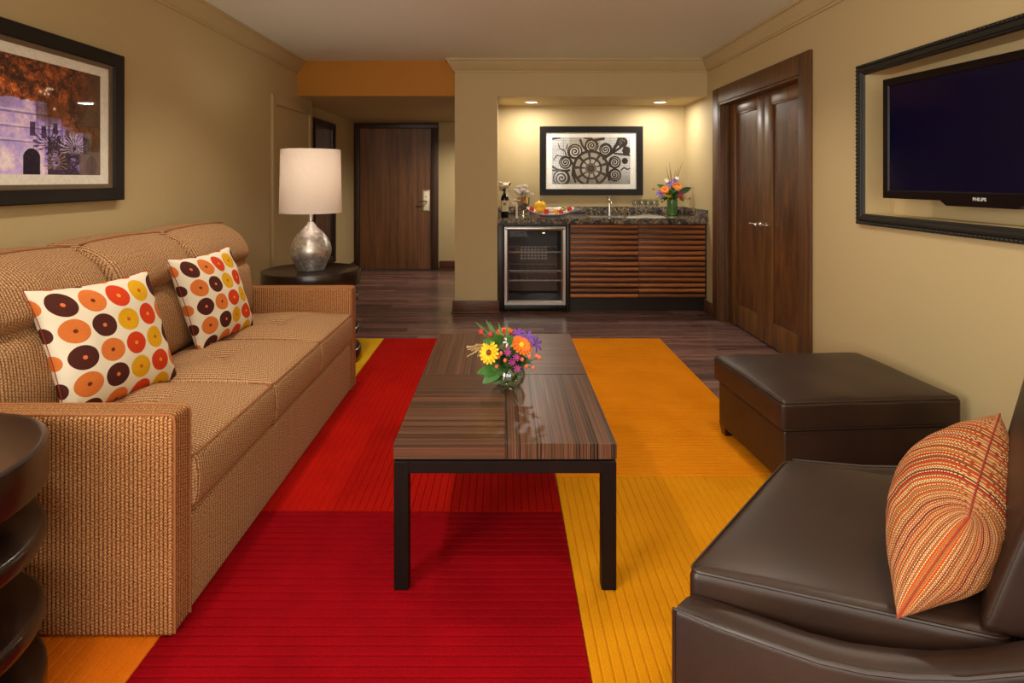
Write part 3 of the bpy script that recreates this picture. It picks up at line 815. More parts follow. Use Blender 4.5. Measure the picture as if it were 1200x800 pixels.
MB(plV).tube([(cu, TH / 2, -.05), (cu, TH / 2, -.11)], .04, 12).build('wall_bracket', M['black'], tv)

# ------------------------------------------------------------------ rug
rug = thing('area_rug', 'patchwork rug in red, orange and gold with ribbed pile, under the coffee table', 'rug', (-.26, 2.6, 0))
def rug_block(label, x0, x1, y0, y1, axis, pitch, mat):
    a0, a1, c0, c1 = (x0, x1, y0, y1) if axis == 'y' else (y0, y1, x0, x1)   # a: across the ribs
    n = max(1, round((a1 - a0) / pitch)); p = (a1 - a0) / n
    prof = [(a0, .0005)]
    for i in range(n):
        s = a0 + i * p
        gd = .0060 if axis == 'x' else .0082
        prof += [(s + .0008, gd), (s + .0030, .0112), (s + .0060, .0118), (s + p - .0060, .0118), (s + p - .0030, .0112), (s + p - .0008, gd)]
    prof += [(a1, .0005)]
    P = (lambda a, c, z: (a, c, z)) if axis == 'y' else (lambda a, c, z: (c, a, z))
    nd = 1
    secs = [[P(a, c0 + (c1 - c0) * j / nd, z) for a, z in prof] for j in range(nd + 1)]
    o = MB().loft(secs).build('pile_block', mat, rug, smooth=False)
    o['label'] = label
    return o
RX0, RXA, RXB, RX1 = -1.72, -.945, .22, 1.235
rug_block('bright red block', RXA, RXB, 2.268, 4.73, 'y', .030, M['rug_red'])
rug_block('crimson block', RXA, RXB, .55, 2.266, 'x', .034, M['rug_crimson'])
rug_block('orange block', RXB + .002, RX1, 2.528, 4.73, 'x', .030, M['rug_orange'])
rug_block('gold block', RXB + .002, RX1, .55, 2.526, 'y', .030, M['rug_gold'])
rug_block('yellow block', RX0, RXA - .002, 2.628, 4.73, 'x', .030, M['rug_yellow'])
rug_block('rust orange block', RX0, RXA - .002, .55, 2.626, 'y', .036, M['rug_rust'])
ZR = .0118

# ------------------------------------------------------------------ sofa
SY0, SY1, SF = 1.637, 3.645, -.905
sofa = thing('sofa', 'tan woven three-seat sofa with thin arms, along the left wall', 'sofa', (-1.42, 2.64, 0))
def gaus(x, s): return math.exp(-(x / s) ** 2)
AT = .093
for y0 in (SY0, SY1 - AT):
    a = MB(); a.rbox((1.0) / 2, AT / 2, (.622 - .014) / 2, .014, (SF - .5, y0 + AT / 2, (.622 + .014) / 2), 8, 1, 6)
    arm = a.build('arm', M['sofa_arm'], sofa, uv=True)
    ys = y0 + .006 if y0 == SY0 else y0 + AT - .006
    pth = [(SF + .001, ys, .022), (SF + .001, ys, .60), (SF - .002, ys, .614), (SF - .012, ys, .6215), (SF - .05, ys, .6225), (SF - .98, ys, .6225)]
    MB().tube(pth, .0032, 6).build('piping', M['piping'], arm)
    ys = y0 + AT - .006 if y0 == SY0 else y0 + .006
    pth = [(SF + .001, ys, .022), (SF + .001, ys, .60), (SF - .002, ys, .614), (SF - .012, ys, .6215), (SF - .05, ys, .6225), (SF - .98, ys, .6225)]
    MB().tube(pth, .0032, 6).build('piping', M['piping'], arm)
b = MB(); b.rbox(.48, (SY1 - SY0) / 2 - AT - .001, .137, .012, (SF - .006 - .48, (SY0 + SY1) / 2, .016 + .137), 6, 10, 3); b.build('base', M['sofa'], sofa, uv=True)
b = MB(); b.rbox(.1, (SY1 - SY0) / 2 - .045, .475, .04, (-1.85, (SY0 + SY1) / 2, .03 + .475), 3, 10, 6); b.build('back_frame', M['sofa'], sofa, uv=True)
MB().box(-1.86, SF - .06, SY0 + .03, SY1 - .03, ZR, .03).build('plinth', M['black'], sofa, smooth=False)
i0, i1 = SY0 + AT, SY1 - AT
cw = (i1 - i0) / 3
for k in range(3):
    cy = i0 + (k + .5) * cw
    hx, hy, hz = .305, cw / 2 - .0015, .084
    tx, ty = -.02, 0
    def f(p, hx=hx, hy=hy, hz=hz):
        u, v = p.x / hx, p.y / hy
        q = p.copy(); top = (p.z > 0)
        cr = (1 - u * u) * (1 - v ** 4)
        if p.z > hz - .03:
            q.z += .04 * max(0, cr)
            dx, dy = p.x + .06, p.y
            rr = math.hypot(dx, dy)
            q.z -= .036 * math.exp(-(rr / .085) ** 2)
            for dg in (dx - dy, dx + dy):
                q.z -= .013 * math.exp(-(dg / .04) ** 2) * math.exp(-(rr / .24) ** 2)
        q.x += .012 * (1 - (p.z / hz) ** 2) * (1 if u > .5 else 0)
        return q
    c = (SF + .004 - hx, cy, .305 + hz)
    b = MB(); b.rbox(hx, hy, hz, .026, c, 38, 38, 3, 3, f); cu_ = b.build('seat_cushion', M['sofa'], sofa, uv=True)
    for zz in (hz - .006, -hz + .006):
        ring = []
        for (sx, sy) in ((1, 1), (-1, 1), (-1, -1), (1, -1)):
            for j in range(3):
                a_ = {(1, 1): 0, (-1, 1): PI / 2, (-1, -1): PI, (1, -1): 3 * PI / 2}[(sx, sy)] + PI / 2 * j / 2
                r_ = .022
                p = Vector((sx * (hx - r_) + r_ * math.cos(a_), sy * (hy - r_) + r_ * math.sin(a_), zz))
                ring.append(p + Vector(c) + Vector((-.002 if sx > 0 else 0, 0, 0)))
        ext = []
        for j in range(len(ring)):
            p, q = ring[j], ring[(j + 1) % len(ring)]
            n_ = 8 if (p - q).length > .1 else 1
            for m_ in range(n_): ext.append(p.lerp(q, m_ / n_))
        MB().tube(ext, .0036, 6, ring=True).build('piping', M['piping'], cu_)
    # back cushion, creased two thirds up
    hx, hy, hz = .13, cw / 2 - .002 + (.018 if k != 1 else 0), .275
    cyb = cy + (.016 if k == 2 else (-.016 if k == 0 else 0))
    def g(p, hx=hx, hy=hy, hz=hz):
        q = p.copy(); z = p.z + .735; v = p.y / hy
        side = max(0, 1 - v ** 6)
        if p.x > 0:
            q.x += .02 * side * math.cos(min(1, abs(z - .62) / .18) * PI / 2) + .016 * side * math.cos(min(1, abs(z - .88) / .1) * PI / 2)
            q.x -= .034 * gaus(z - .79, .026) * (.4 + .6 * side)
            for sy in (0.0,):
                q.x -= .02 * math.exp(-((p.y - sy) ** 2) / (.04 ** 2) - ((z - .79) ** 2) / (.06 ** 2))
        lean = max(0, z - .80); q.x -= lean * lean * 2.6 + max(0, z - .46) * .05
        if z > .9: q.z += .012 * (1 - v * v)
        if z > .85: q.x -= .004 * math.sin(v * 9 + k)
        return q
    c = (-1.615, cyb, .735)
    b = MB(); b.rbox(hx, hy, hz, .075, c, 5, 16, 22, 4, g); bc = b.build('back_cushion', M['sofa'], sofa, uv=True, ang=60)
    pts = []
    for j in range(17):
        v = -1 + 2 * j / 16
        p = g(Vector((hx - .058 if abs(v) < 1 else hx - .058, v * (hy - .02), hz - .004)))
        pts.append(p + Vector(c) + Vector((0, 0, .004)))
    MB().tube(pts, .0045, 6).build('piping', M['piping'], bc)

# ------------------------------------------------------------------ pillows
def pillow(name, label, BL, BR, TL, thick, mat, cat='pillow', group=None, n=26, pinch=.055, tip=.03, uvf=lambda u, v: ((u + 1) / 2, (v + 1) / 2), wr=.006, seed=0, hexp=.42):
    BL, BR, TL = Vector(BL), Vector(BR), Vector(TL)
    U = BR - BL; V = TL - BL; c = BL + U / 2 + V / 2
    W_, H_ = U.length, V.length; U.normalize(); V.normalize(); N = U.cross(V).normalized()
    bm = bmesh.new(); uvl = bm.loops.layers.uv.new('UVMap')
    grid = {}
    def P(i, j, sgn):
        u, v = -math.cos(PI * i / n), -math.cos(PI * j / n)
        edge = i in (0, n) or j in (0, n)
        key = (i, j, 0 if edge else sgn)
        if key not in grid:
            x = u * (1 - pinch * (1 - v * v)) * (1 + tip * (u * v) ** 4)
            y = v * (1 - pinch * (1 - u * u)) * (1 + tip * (u * v) ** 4)
            h = (1 - u * u) ** hexp * (1 - v * v) ** .42 * thick / 2
            nz = noise.noise(Vector((u * 2.1 + seed, v * 2.1, sgn))) * wr * 1.5 + noise.noise(Vector((u * 5 + seed, v * 5, sgn * 3))) * wr * .6
            q = c + U * (x * W_ / 2) + V * (y * H_ / 2) + N * (sgn * h + (nz * (1 - max(abs(u), abs(v)) ** 6)))
            grid[key] = bm.verts.new(q)
        return grid[key]
    for sgn in (1, -1):
        for i in range(n):
            for j in range(n):
                idx = [(i, j), (i + 1, j), (i + 1, j + 1), (i, j + 1)]
                if sgn < 0: idx = idx[::-1]
                fc_ = bm.faces.new([P(a, b_, sgn) for a, b_ in idx]); fc_.smooth = True
                for lp_, (a, b_) in zip(fc_.loops, idx): lp_[uvl].uv = uvf(-math.cos(PI * a / n), -math.cos(PI * b_ / n))
    t = thing(name, label, cat, c - V * (H_ / 2), group)
    off = wloc(t)
    for v_ in bm.verts: v_.co -= off
    me = bpy.data.meshes.new('cover'); bm.to_mesh(me); bm.free(); me.materials.append(mat)
    o = bpy.data.objects.new('cover', me); COL.objects.link(o); o.parent = t
    ring = []
    for i in range(n): ring.append((i, 0))
    for j in range(n): ring.append((n, j))
    for i in range(n, 0, -1): ring.append((i, n))
    for j in range(n, 0, -1): ring.append((0, j))
    pts = []
    for (i, j) in ring:
        u, v = -math.cos(PI * i / n), -math.cos(PI * j / n)
        x = u * (1 - pinch * (1 - v * v)) * (1 + tip * (u * v) ** 4); y = v * (1 - pinch * (1 - u * u)) * (1 + tip * (u * v) ** 4)
        pts.append(c + U * (x * W_ / 2) + V * (y * H_ / 2))
    return t, pts
gp = 'dotted cushions on the sofa'
t, pts = pillow('throw_pillow', 'cream dotted cushion propped in the sofa corner nearest the bare end table', (-1.425, 1.95, .475), (-1.315, 2.40, .470), (-1.512, 1.89, .912), .17, M['dots'], group=gp, seed=1)
MB().tube(pts, .002, 5, ring=True).build('edge_seam', M['red_cloth'], t)
t, pts = pillow('throw_pillow', 'cream dotted cushion in the middle of the sofa, nearer the lamp', (-1.40, 2.745, .478), (-1.345, 3.20, .485), (-1.485, 2.645, .91), .16, M['dots'], group=gp, seed=5)
MB().tube(pts, .002, 5, ring=True).build('edge_seam', M['red_cloth'], t)

# ------------------------------------------------------------------ end tables
def end_table(label, cx, cy, rot):
    t = thing('end_table', label, 'table', (cx, cy, 0), 'round end tables of stacked discs')
    R = .332
    prof = [(.001, .543), (R - .008, .543), (R - .002, .546), (R, .552), (R, .637), (R - .002, .643), (R - .008, .645), (R - .020, .645), (R - .028, .642), (.001, .640)]
    MB().lathe(prof, (cx, cy, 0), 64).build('table_top', M['espresso'], t, ang=30)
    for zc, hh, tilt, az, rr in ((.438, .025, 3.5, 0, .322), (.213, .025, 3.5, 2.3, .328), (.058, .045, 0, 4.2, .332)):
        a = az + rot
        pr = [(.001, -hh), (rr - .014, -hh), (rr - .004, -hh + .005), (rr, -hh + .014), (rr, hh - .014), (rr - .004, hh - .005), (rr - .014, hh), (.001, hh)]
        mt = Matrix.Translation(Vector((cx + .006 * math.cos(a), cy + .006 * math.sin(a), zc))) @ Matrix.Rotation(a, 4, 'Z') @ Matrix.Rotation(math.radians(tilt), 4, 'Y')
        MB(lambda c, mt=mt: mt @ c).lathe(pr, (0, 0, 0), 64).build('disc', M['espresso'], t, ang=40)
    MB().lathe([(.17, .03), (.17, .56)], (cx, cy, 0), 24).build('core', M['espresso'], t)
    return t
end_table('round dark stacked-disc end table with a bare top, before the sofa arm', -1.388, 1.278, .5)
end_table('round dark end table carrying the silver lamp, beyond the far sofa arm', -1.335, 4.16, 2.0)

# ------------------------------------------------------------------ table lamp
LX, LY, LZ = -1.338, 4.15, .6405
lamp = thing('table_lamp', 'silver teardrop table lamp with white drum shade on the far end table', 'lamp', (LX, LY, LZ))
prof = [(.001, 0), (.088, 0), (.092, .006), (.094, .014), (.104, .035), (.126, .080), (.138, .120), (.139, .145), (.132, .180), (.113, .222), (.088, .256), (.062, .282), (.040, .303), (.026, .322), (.020, .334), (.001, .336)]
MB().lathe(prof, (LX, LY, LZ), 48).build('base', M['silver_crackle'], lamp, ang=60)
MB().lathe([(.017, .333), (.017, .40), (.012, .41), (.012, .52)], (LX, LY, LZ), 16).build('neck', M['steel'], lamp)
zb, ztp, rb_, rt_ = .398, .835, .209, .200
MB().lathe([(rb_, zb), (rt_, ztp), (rt_ - .004, ztp), (rb_ - .004, zb), (rb_, zb)], (LX, LY, LZ), 56, cap=False).build('shade', M['shade'], lamp, ang=50)
b = MB(); b.tube([(LX - .2, LY, LZ + .80), (LX + .2, LY, LZ + .80)], .003, 6).tube([(LX, LY - .2, LZ + .80), (LX, LY + .2, LZ + .80)], .003, 6).tube([(LX, LY, LZ + .52), (LX, LY, LZ + .80)], .004, 6); b.build('shade_carrier', M['steel'], lamp)
MB().ball((LX, LY, LZ + .60), .035, (1, 1, 1.25), 14, 10).build('bulb', glow('lamp_bulb', (255, 225, 180), 3), lamp)
d = bpy.data.lights.new('lamp_light', 'POINT'); d.energy = 2.6; d.color = (1, .95, .90); d.shadow_soft_size = .05
lo = bpy.data.objects.new('lamp_light', d); COL.objects.link(lo); lo.location = (LX, LY, LZ + .70)

# ------------------------------------------------------------------ coffee table
TX0, TX1, TY0, TY1, TZ = -.337, .347, 1.826, 3.125, .462
ct = thing('coffee_table', 'long coffee table with quartered striped veneer top and dark straight legs', 'table', ((TX0 + TX1) / 2, (TY0 + TY1) / 2, ZR))
xm, ym = .006, (TY0 + TY1) / 2
for (x0, x1, y0, y1, m_) in ((TX0, xm, TY0, ym, 'zebra_x'), (xm, TX1, TY0, ym, 'zebra_y'), (TX0, xm, ym, TY1, 'zebra_y'), (xm, TX1, ym, TY1, 'zebra_x')):
    g_ = .0004
    MB().box(x0 + g_, x1 - g_, y0 + g_, y1 - g_, TZ - .048, TZ, .0012, 1).build('veneer_panel', M[m_], ct, smooth=False)
lw = .045
for x0 in (TX0 + .001, TX1 - lw - .001):
    for y0 in (TY0 + .002, TY1 - lw - .002):
        MB().box(x0, x0 + lw, y0, y0 + lw, ZR, TZ - .056, .002, 1).build('leg', M['espresso_leg'], ct, smooth=False)
b = MB(); z0, z1 = TZ - .092, TZ - .056
b.box(TX0 + lw, TX1 - lw, TY0 + .003, TY0 + .033, z0, z1, .001, 1).box(TX0 + lw, TX1 - lw, TY1 - .033, TY1 - .003, z0, z1, .001, 1)
b.box(TX0 + .002, TX0 + .032, TY0 + lw, TY1 - lw, z0, z1, .001, 1).box(TX1 - .032, TX1 - .002, TY0 + lw, TY1 - lw, z0, z1, .001, 1)
b.build('apron', M['espresso_leg'], ct, smooth=False)
MB().box(TX0 + .012, TX1 - .012, TY0 + .012, TY1 - .012, TZ - .056, TZ - .048).build('spacer', M['espresso_leg'], ct, smooth=False)

# ------------------------------------------------------------------ ottoman
OC = Vector((1.452, 2.704, 0)); oa = math.radians(4.0)
ot = thing('ottoman', 'square brown leather ottoman standing by the right wall', 'ottoman', (OC.x, OC.y, 0))
otf = lambda c: OC + Vector((c.x * math.cos(oa) - c.y * math.sin(oa), c.x * math.sin(oa) + c.y * math.cos(oa), c.z))
def rect_ring(hx, hy, r_, z, fn=None, n=10):
    pts = []
    cs = [((1, 1), 0), ((-1, 1), PI / 2), ((-1, -1), PI), ((1, -1), 3 * PI / 2)]
    for (sx, sy), a0_ in cs:
        for j in range(4):
            a_ = a0_ + PI / 2 * j / 3
            pts.append(Vector((sx * (hx - r_) + r_ * math.cos(a_), sy * (hy - r_) + r_ * math.sin(a_), z)))
    out = []
    for j in range(len(pts)):
        p, q = pts[j], pts[(j + 1) % len(pts)]
        m_ = n if (p - q).length > .1 else 1
        for i in range(m_): out.append(p.lerp(q, i / m_))
    return [fn(p) for p in out] if fn else out
hx, hy, hz = .373, .318, .062
def fo_(p):
    q = p.copy(); u, v = p.x / .373, p.y / .318
    if p.z > .03: q.z += .016 * max(0, (1 - u ** 4)) * max(0, (1 - v ** 4)) + .004 * noise.noise(p * 6)
    if abs(p.z) < .05:
        q.x += .006 * math.copysign(1, p.x) * (abs(u) > .9); q.y += .006 * math.copysign(1, p.y) * (abs(v) > .9)
    return q
b = MB(otf); b.rbox(hx, hy, hz, .022, (0, 0, .268 + hz), 14, 12, 3, 3, fo_); cs = b.build('cushion', M['leather'], ot, ang=60)
for z in (.268 + 2 * hz - .008, .268 + .010):
    MB(otf).tube(rect_ring(hx - .001, hy - .001, .02, z), .003, 6, ring=True).build('piping', M['leather_seam'], cs)
b = MB(otf); b.rbox(.358, .303, .108, .012, (0, 0, .052 + .108), 4, 4, 2); bs = b.build('base', M['leather'], ot)
for sx in (-1, 1):
    for sy in (-1, 1):
        x, y = sx * .325, sy * .27; zf = ZR if sx < 0 else .0005
        b = MB(otf); b.loft([[(x - q, y - q, z), (x + q, y - q, z), (x + q, y + q, z), (x - q, y + q, z)] for q, z in ((.022, zf), (.03, .055))]); b.build('foot', M['espresso'], ot, smooth=False)

# ------------------------------------------------------------------ armchair
CA, CB, CC, CD = (Vector(p) for p in ((.384, 1.259, 0), (.824, 1.753, 0), (1.31, 1.57, 0), (.868, 1.076, 0)))
ch = thing('armchair', 'dark brown leather armchair with low curved sides, striped cushion on its seat', 'armchair', (.85, 1.41, 0))
def quad(u, v):        # u: front 0 -> back 1, v: near 0 -> far 1
    return (CA * (1 - v) + CB * v) * (1 - u) + (CD * (1 - v) + CC * v) * u
sd = (CD - CA).normalized()
hx, hy, hz = .29, .33, .07
def seat_fn(p):
    u, v = p.x / hx, p.y / hy
    q = quad(.54 + u * .54, .5 + v * .5)
    z = p.z
    if p.z > .02: z += .016 * max(0, 1 - u ** 4) * max(0, 1 - v ** 4)
    return Vector((q.x, q.y, z))
b = MB(); b.rbox(hx, hy, hz, .026, (0, 0, .382), 16, 16, 3, 3, seat_fn); sc_ = b.build('seat_cushion', M['leather'], ch, ang=60)
ring = [seat_fn(p) + Vector((0, 0, .382)) for p in rect_ring(hx - .004, hy - .004, .024, hz - .006, None, 14)]
for q in ring: q.z = .382 + hz - .006
MB().tube(ring, .0032, 6, ring=True).build('piping', M['leather_seam'], sc_)
# outer shell: inner and outer top edges (x, y, z)
inn = [(.412, 1.258, .384), (.50, 1.208, .384), (.604, 1.148, .384), (.66, 1.12, .389), (.72, 1.098, .398), (.783, 1.076, .410), (.853, 1.058, .430), (.915, 1.040, .460), (1.0, 1.005, .52), (1.10, .985, .60), (1.24, .98, .70), (1.38, 1.03, .77), (1.50, 1.14, .80),
       (1.66, 1.34, .80), (1.70, 1.48, .77), (1.66, 1.60, .68), (1.56, 1.66, .56), (1.44, 1.69, .46), (1.32, 1.71, .40), (1.1, 1.755, .385), (.90, 1.80, .384)]
outr = [(.350, 1.225, .380), (.42, 1.178, .380), (.5135, 1.125, .380), (.575, 1.085, .384), (.638, 1.052, .392), (.70, 1.030, .402), (.78, 1.006, .420), (.872, .980, .452), (.98, .935, .51), (1.10, .905, .59), (1.26, .90, .69), (1.43, .96, .76), (1.56, 1.08, .79),
        (1.74, 1.30, .79), (1.785, 1.48, .76), (1.74, 1.65, .67), (1.61, 1.735, .55), (1.46, 1.77, .455), (1.33, 1.79, .395), (1.1, 1.83, .381), (.91, 1.875, .380)]
inn = [(x_ , y_, z_ + .018) for x_, y_, z_ in inn]; outr = [(x_, y_, z_ + .014) for x_, y_, z_ in outr]
secs = []
for (a, o_) in zip(inn, outr):
    a, o_ = Vector(a), Vector(o_)
    fi = lambda t_, z_: Vector((a.x + (o_.x - a.x) * t_, a.y + (o_.y - a.y) * t_, z_))
    secs.append([fi(0, .06), fi(0, a.z - .016), fi(.06, a.z - .006), fi(.18, a.z), fi(.5, (a.z + o_.z) / 2 + .004), fi(.82, o_.z), fi(.94, o_.z - .006), fi(1, o_.z - .018), fi(1.0, .06)])
b = MB(); b.loft(secs); shell = b.build('shell', M['leather'], ch, ang=50)
MB().tube([Vector(o_) + Vector((0, 0, -.004)) for o_ in [outr[0][:2] + (.10,)] + outr + [outr[-1][:2] + (.10,)]], .0045, 6).build('piping', M['leather_seam'], shell)
# front rail below the cushion, base and feet
fr = MB()
def qb(u0, u1, v0, v1, z0, z1):
    vs = [quad(u, v) + Vector((0, 0, z)) for z in (z0, z1) for u, v in ((u0, v0), (u1, v0), (u1, v1), (u0, v1))]
    fr.faces(vs, [(0, 3, 2, 1), (4, 5, 6, 7), (0, 1, 5, 4), (1, 2, 6, 5), (2, 3, 7, 6), (3, 0, 4, 7)])
qb(.02, 1.25, .01, .99, .06, .311)
fr.build('seat_base', M['leather'], ch, smooth=False)
for u, v in ((.08, .05), (.08, .95), (1.2, .08), (1.2, .92)):
    p = quad(u, v); MB().lathe([(.018, ZR if p.x < 1.26 else .0005), (.026, .062)], (p.x, p.y, 0), 12).build('foot', M['espresso'], ch)
# back cushion, leaning
hx, hy, hz = .075, .325, .215
def back_fn(p):
    u, v = p.x / hx, p.y / hy; zz = (p.z + hz) / (2 * hz)      # 0 bottom .. 1 top
    base = CD * (.5 - v * .5) + CC * (.5 + v * .5)
    lean = .14 - .05 * (v * .5 + .5)
    q = base + sd * (hx + p.x + lean * zz - .012)
    if p.x < 0: q = q - sd * .02 * max(0, 1 - v ** 4) * max(0, 1 - (2 * zz - 1) ** 4)
    return Vector((q.x, q.y, p.z))
b = MB(); b.rbox(hx, hy, hz, .02, (0, 0, .450 + hz), 4, 14, 10, 3, back_fn); bk = b.build('back_cushion', M['leather'], ch, ang=60)
pts = [back_fn(Vector((-hx + .006, s_ * (hy - .006), z_))) + Vector((0, 0, .450 + hz)) for s_, z_ in [(-1, -hz + .03 + (2 * hz - .06) * i / 10) for i in range(11)] + [(-1 + 2 * i / 12, hz - .004) for i in range(1, 12)] + [(1, hz - .03 - (2 * hz - .06) * i / 10) for i in range(11)]]
MB().tube(pts, .0045, 6).build('piping', M['leather_seam'], bk)
# striped cushion
NB, NT_, FT = Vector((.735, 1.105, .470)), Vector((.842, 1.082, .660)), Vector((1.205, 1.455, .690))
FB = NB + (FT - NT_)
t, pts = pillow('lumbar_pillow', 'striped woven orange and red cushion on the leather armchair', FB, NB, FT, .225, M['stripes'], pinch=.03, tip=.05, wr=.004, seed=9, n=40, hexp=.52, uvf=lambda u, v: ((u + .95 * u ** 9 + 2.022) / 2.2, (v + .3 * v ** 5 + 1.3) / 2.2))
MB().tube(pts, .002, 5, ring=True).build('edge_seam', M['red_cloth'], t)

# ------------------------------------------------------------------ bar: fridge, cabinet, counter
CF = 5.70                                                    # front of cabinet doors
fz = thing('bar_fridge', 'black glass-door beverage fridge with steel trim under the bar counter', 'fridge', (.30, 5.98, 0))
fx0, fx1, z0, z1 = .006, .596, .068, .820
b = MB(); b.box(fx0, fx0 + .02, CF + .05, 6.33, .03, z1, .002).box(fx1 - .02, fx1, CF + .05, 6.33, .03, z1, .002).box(fx0 + .02, fx1 - .02, CF + .05, 6.33, z1 - .03, z1, .002).box(fx0 + .02, fx1 - .02, CF + .05, 6.33, .03, .09, .002).box(fx0 + .02, fx1 - .02, 6.31, 6.33, .09, z1 - .03)
b.build('cabinet_body', M['black'], fz)
MB().box(fx0 + .025, fx1 - .025, 6.29, 6.308, .095, z1 - .035).box(fx0 + .022, fx0 + .03, CF + .06, 6.29, .095, z1 - .035).box(fx1 - .03, fx1 - .022, CF + .06, 6.29, .095, z1 - .035).build('liner', M['dark_inside'], fz, smooth=False)
b = MB(); bw_ = .043
b.loft([[(fx0, CF, z0), (fx1, CF, z0), (fx1, CF, z1), (fx0, CF, z1)], [(fx0, CF, z0), (fx1, CF, z0), (fx1, CF, z1), (fx0, CF, z1)]], True, False)
b = frame_loft(fx1 - fx0, z1 - z0, [(0, -.045), (0, -.004), (.004, 0), (.028, 0), (bw_, -.010), (bw_, -.04)], Plane((fx0, CF, z0), (1, 0, 0), (0, 0, 1), (0, -1, 0)))
dr = b.build('door', M['steel'], fz, ang=20)
MB().box(fx0 + bw_ - .004, fx1 - bw_ + .004, CF + .018, CF + .024, z0 + bw_ - .004, z1 - bw_ + .004).build('glass', M['fridge_glass'], dr, smooth=False)
MB().box(fx0 + .012, fx1 - .012, CF - .03, CF - .012, z1 - .030, z1 - .006, .005).box(fx0 + .02, fx0 + .05, CF - .014, CF + .002, z1 - .026, z1 - .012).box(fx1 - .05, fx1 - .02, CF - .014, CF + .002, z1 - .026, z1 - .012).build('handle', M['steel'], dr)
MB().box(fx0, fx1, CF + .03, CF + .06, .02, .064, .002).build('kick_plate', M['black'], fz)
for x in (fx0 + .05, fx1 - .05):
    for y in (CF + .1, 6.28): MB().lathe([(.016, 0), (.016, .03)], (x, y, 0), 10).build('foot', M['black'], fz)
for zz, nm in ((.565, 9), (.383, 9), (.290, 9)):
    b = MB(); b.tube([(fx0 + .035, CF + .09, zz), (fx1 - .035, CF + .09, zz)], .0075, 6).tube([(fx0 + .035, 6.26, zz), (fx1 - .035, 6.26, zz)], .004, 6)
    for i in range(nm): x = fx0 + .05 + (fx1 - fx0 - .1) * i / (nm - 1); b.tube([(x, CF + .09, zz), (x, 6.26, zz)], .002, 4)
    b.build('wire_shelf', M['shelf_wire'], fz)
MB().box(.375, .40, CF + .055, CF + .06, .748, .758).build('display', M['green_led'], fz, smooth=False)
b = MB()
for i in range(8):
    for j in range(5): b.box(.18 + i * .036, .205 + i * .036, 6.284, 6.29, .43 + j * .03, .447 + j * .03)
b.build('vent_grille', M['steel'], fz, smooth=False)

cb = thing('bar_cabinet', 'walnut bar cabinet with two horizontally slatted doors', 'cabinet', (1.28, 5.98, 0))
b = MB()
b.box(.603, .634, CF + .002, 6.38, 0, .845, .002).box(1.925, 1.938, CF + .002, 6.38, .13, .845, .001).box(.634, 1.925, CF + .03, 6.38, .11, .128).box(.634, 1.925, 6.36, 6.38, .128, .845).box(.634, 1.925, CF + .03, 6.36, .835, .845)
b.build('carcass', M['cab_back'], cb)
MB().box(.634, 1.938, CF + .075, CF + .09, 0, .11).build('toe_kick', M['cab_back'], cb, smooth=False)
MB().box(-.055, -.002, CF + .01, 6.38, 0, .845, .001).box(-.002, .603, CF + .012, CF + .03, .826, .845).build('side_panel', M['cab_back'], cb)
slat_src = None
for x0, x1 in ((.638, 1.2855), (1.2885, 1.922)):
    dz0, dz1 = .131, .843
    dd = MB().box(x0, x1, CF + .012, CF + .029, dz0, dz1, .001).build('door', M['cab_back'], cb)
    n = 14; pch = (dz1 - dz0) / n
    for i in range(n):
        zc = dz0 + (i + .5) * pch
        if slat_src is None or slat_src[1] != (x0, x1):
            hh = pch * .36
            sec = [(CF + .012, -hh), (CF - .004, -hh * .55), (CF - .010, -hh * .1), (CF - .008, hh * .6), (CF - .003, hh), (CF + .012, hh)]
            o = MB().loft([[(x0 + .001, y_, z_) for y_, z_ in sec], [(x1 - .001, y_, z_) for y_, z_ in sec]]).build('slat', M['slat'], dd, ang=50)
            slat_src = (o, (x0, x1)); o.location.z += zc
        else:
            mesh_copy(slat_src[0], dd, Vector((0, 0, zc)))

ctop = thing('bar_counter', 'speckled dark granite counter over the fridge and slatted cabinet', 'counter', (.94, 6.0, .848))
ZC = .898
sx0, sx1, sy0, sy1 = .86, 1.20, 5.80, 6.14
b = MB(); f0 = 5.655
b.box(CX1 + .001, sx0, f0, NY - .001, .848, ZC).box(sx1, XR - .001, f0, NY - .001, .848, ZC).box(sx0, sx1, f0, sy0, .848, ZC).box(sx0, sx1, sy1, NY - .001, .848, ZC)
b.build('slab', M['granite'], ctop, smooth=False)
bsp = MB().box(CX1 + .001, XR - .022, NY - .021, NY - .001, ZC, .978, .002).build('trim_6', M['granite'])
ssp = MB().box(XR - .021, XR - .001, f0 + .01, NY - .001, ZC, .978, .002).build('trim_7', M['granite'])
struct(bsp); struct(ssp)
b = MB(); b.box(sx0 - .004, sx0 + .004, sy0, sy1, .75, ZC - .004).box(sx1 - .004, sx1 + .004, sy0, sy1, .75, ZC - .004).box(sx0, sx1, sy0 - .004, sy0 + .004, .75, ZC - .004).box(sx0, sx1, sy1 - .004, sy1 + .004, .75, ZC - .004).box(sx0, sx1, sy0, sy1, .74, .75)
b.build('sink_basin', M['steel'], ctop, smooth=False)

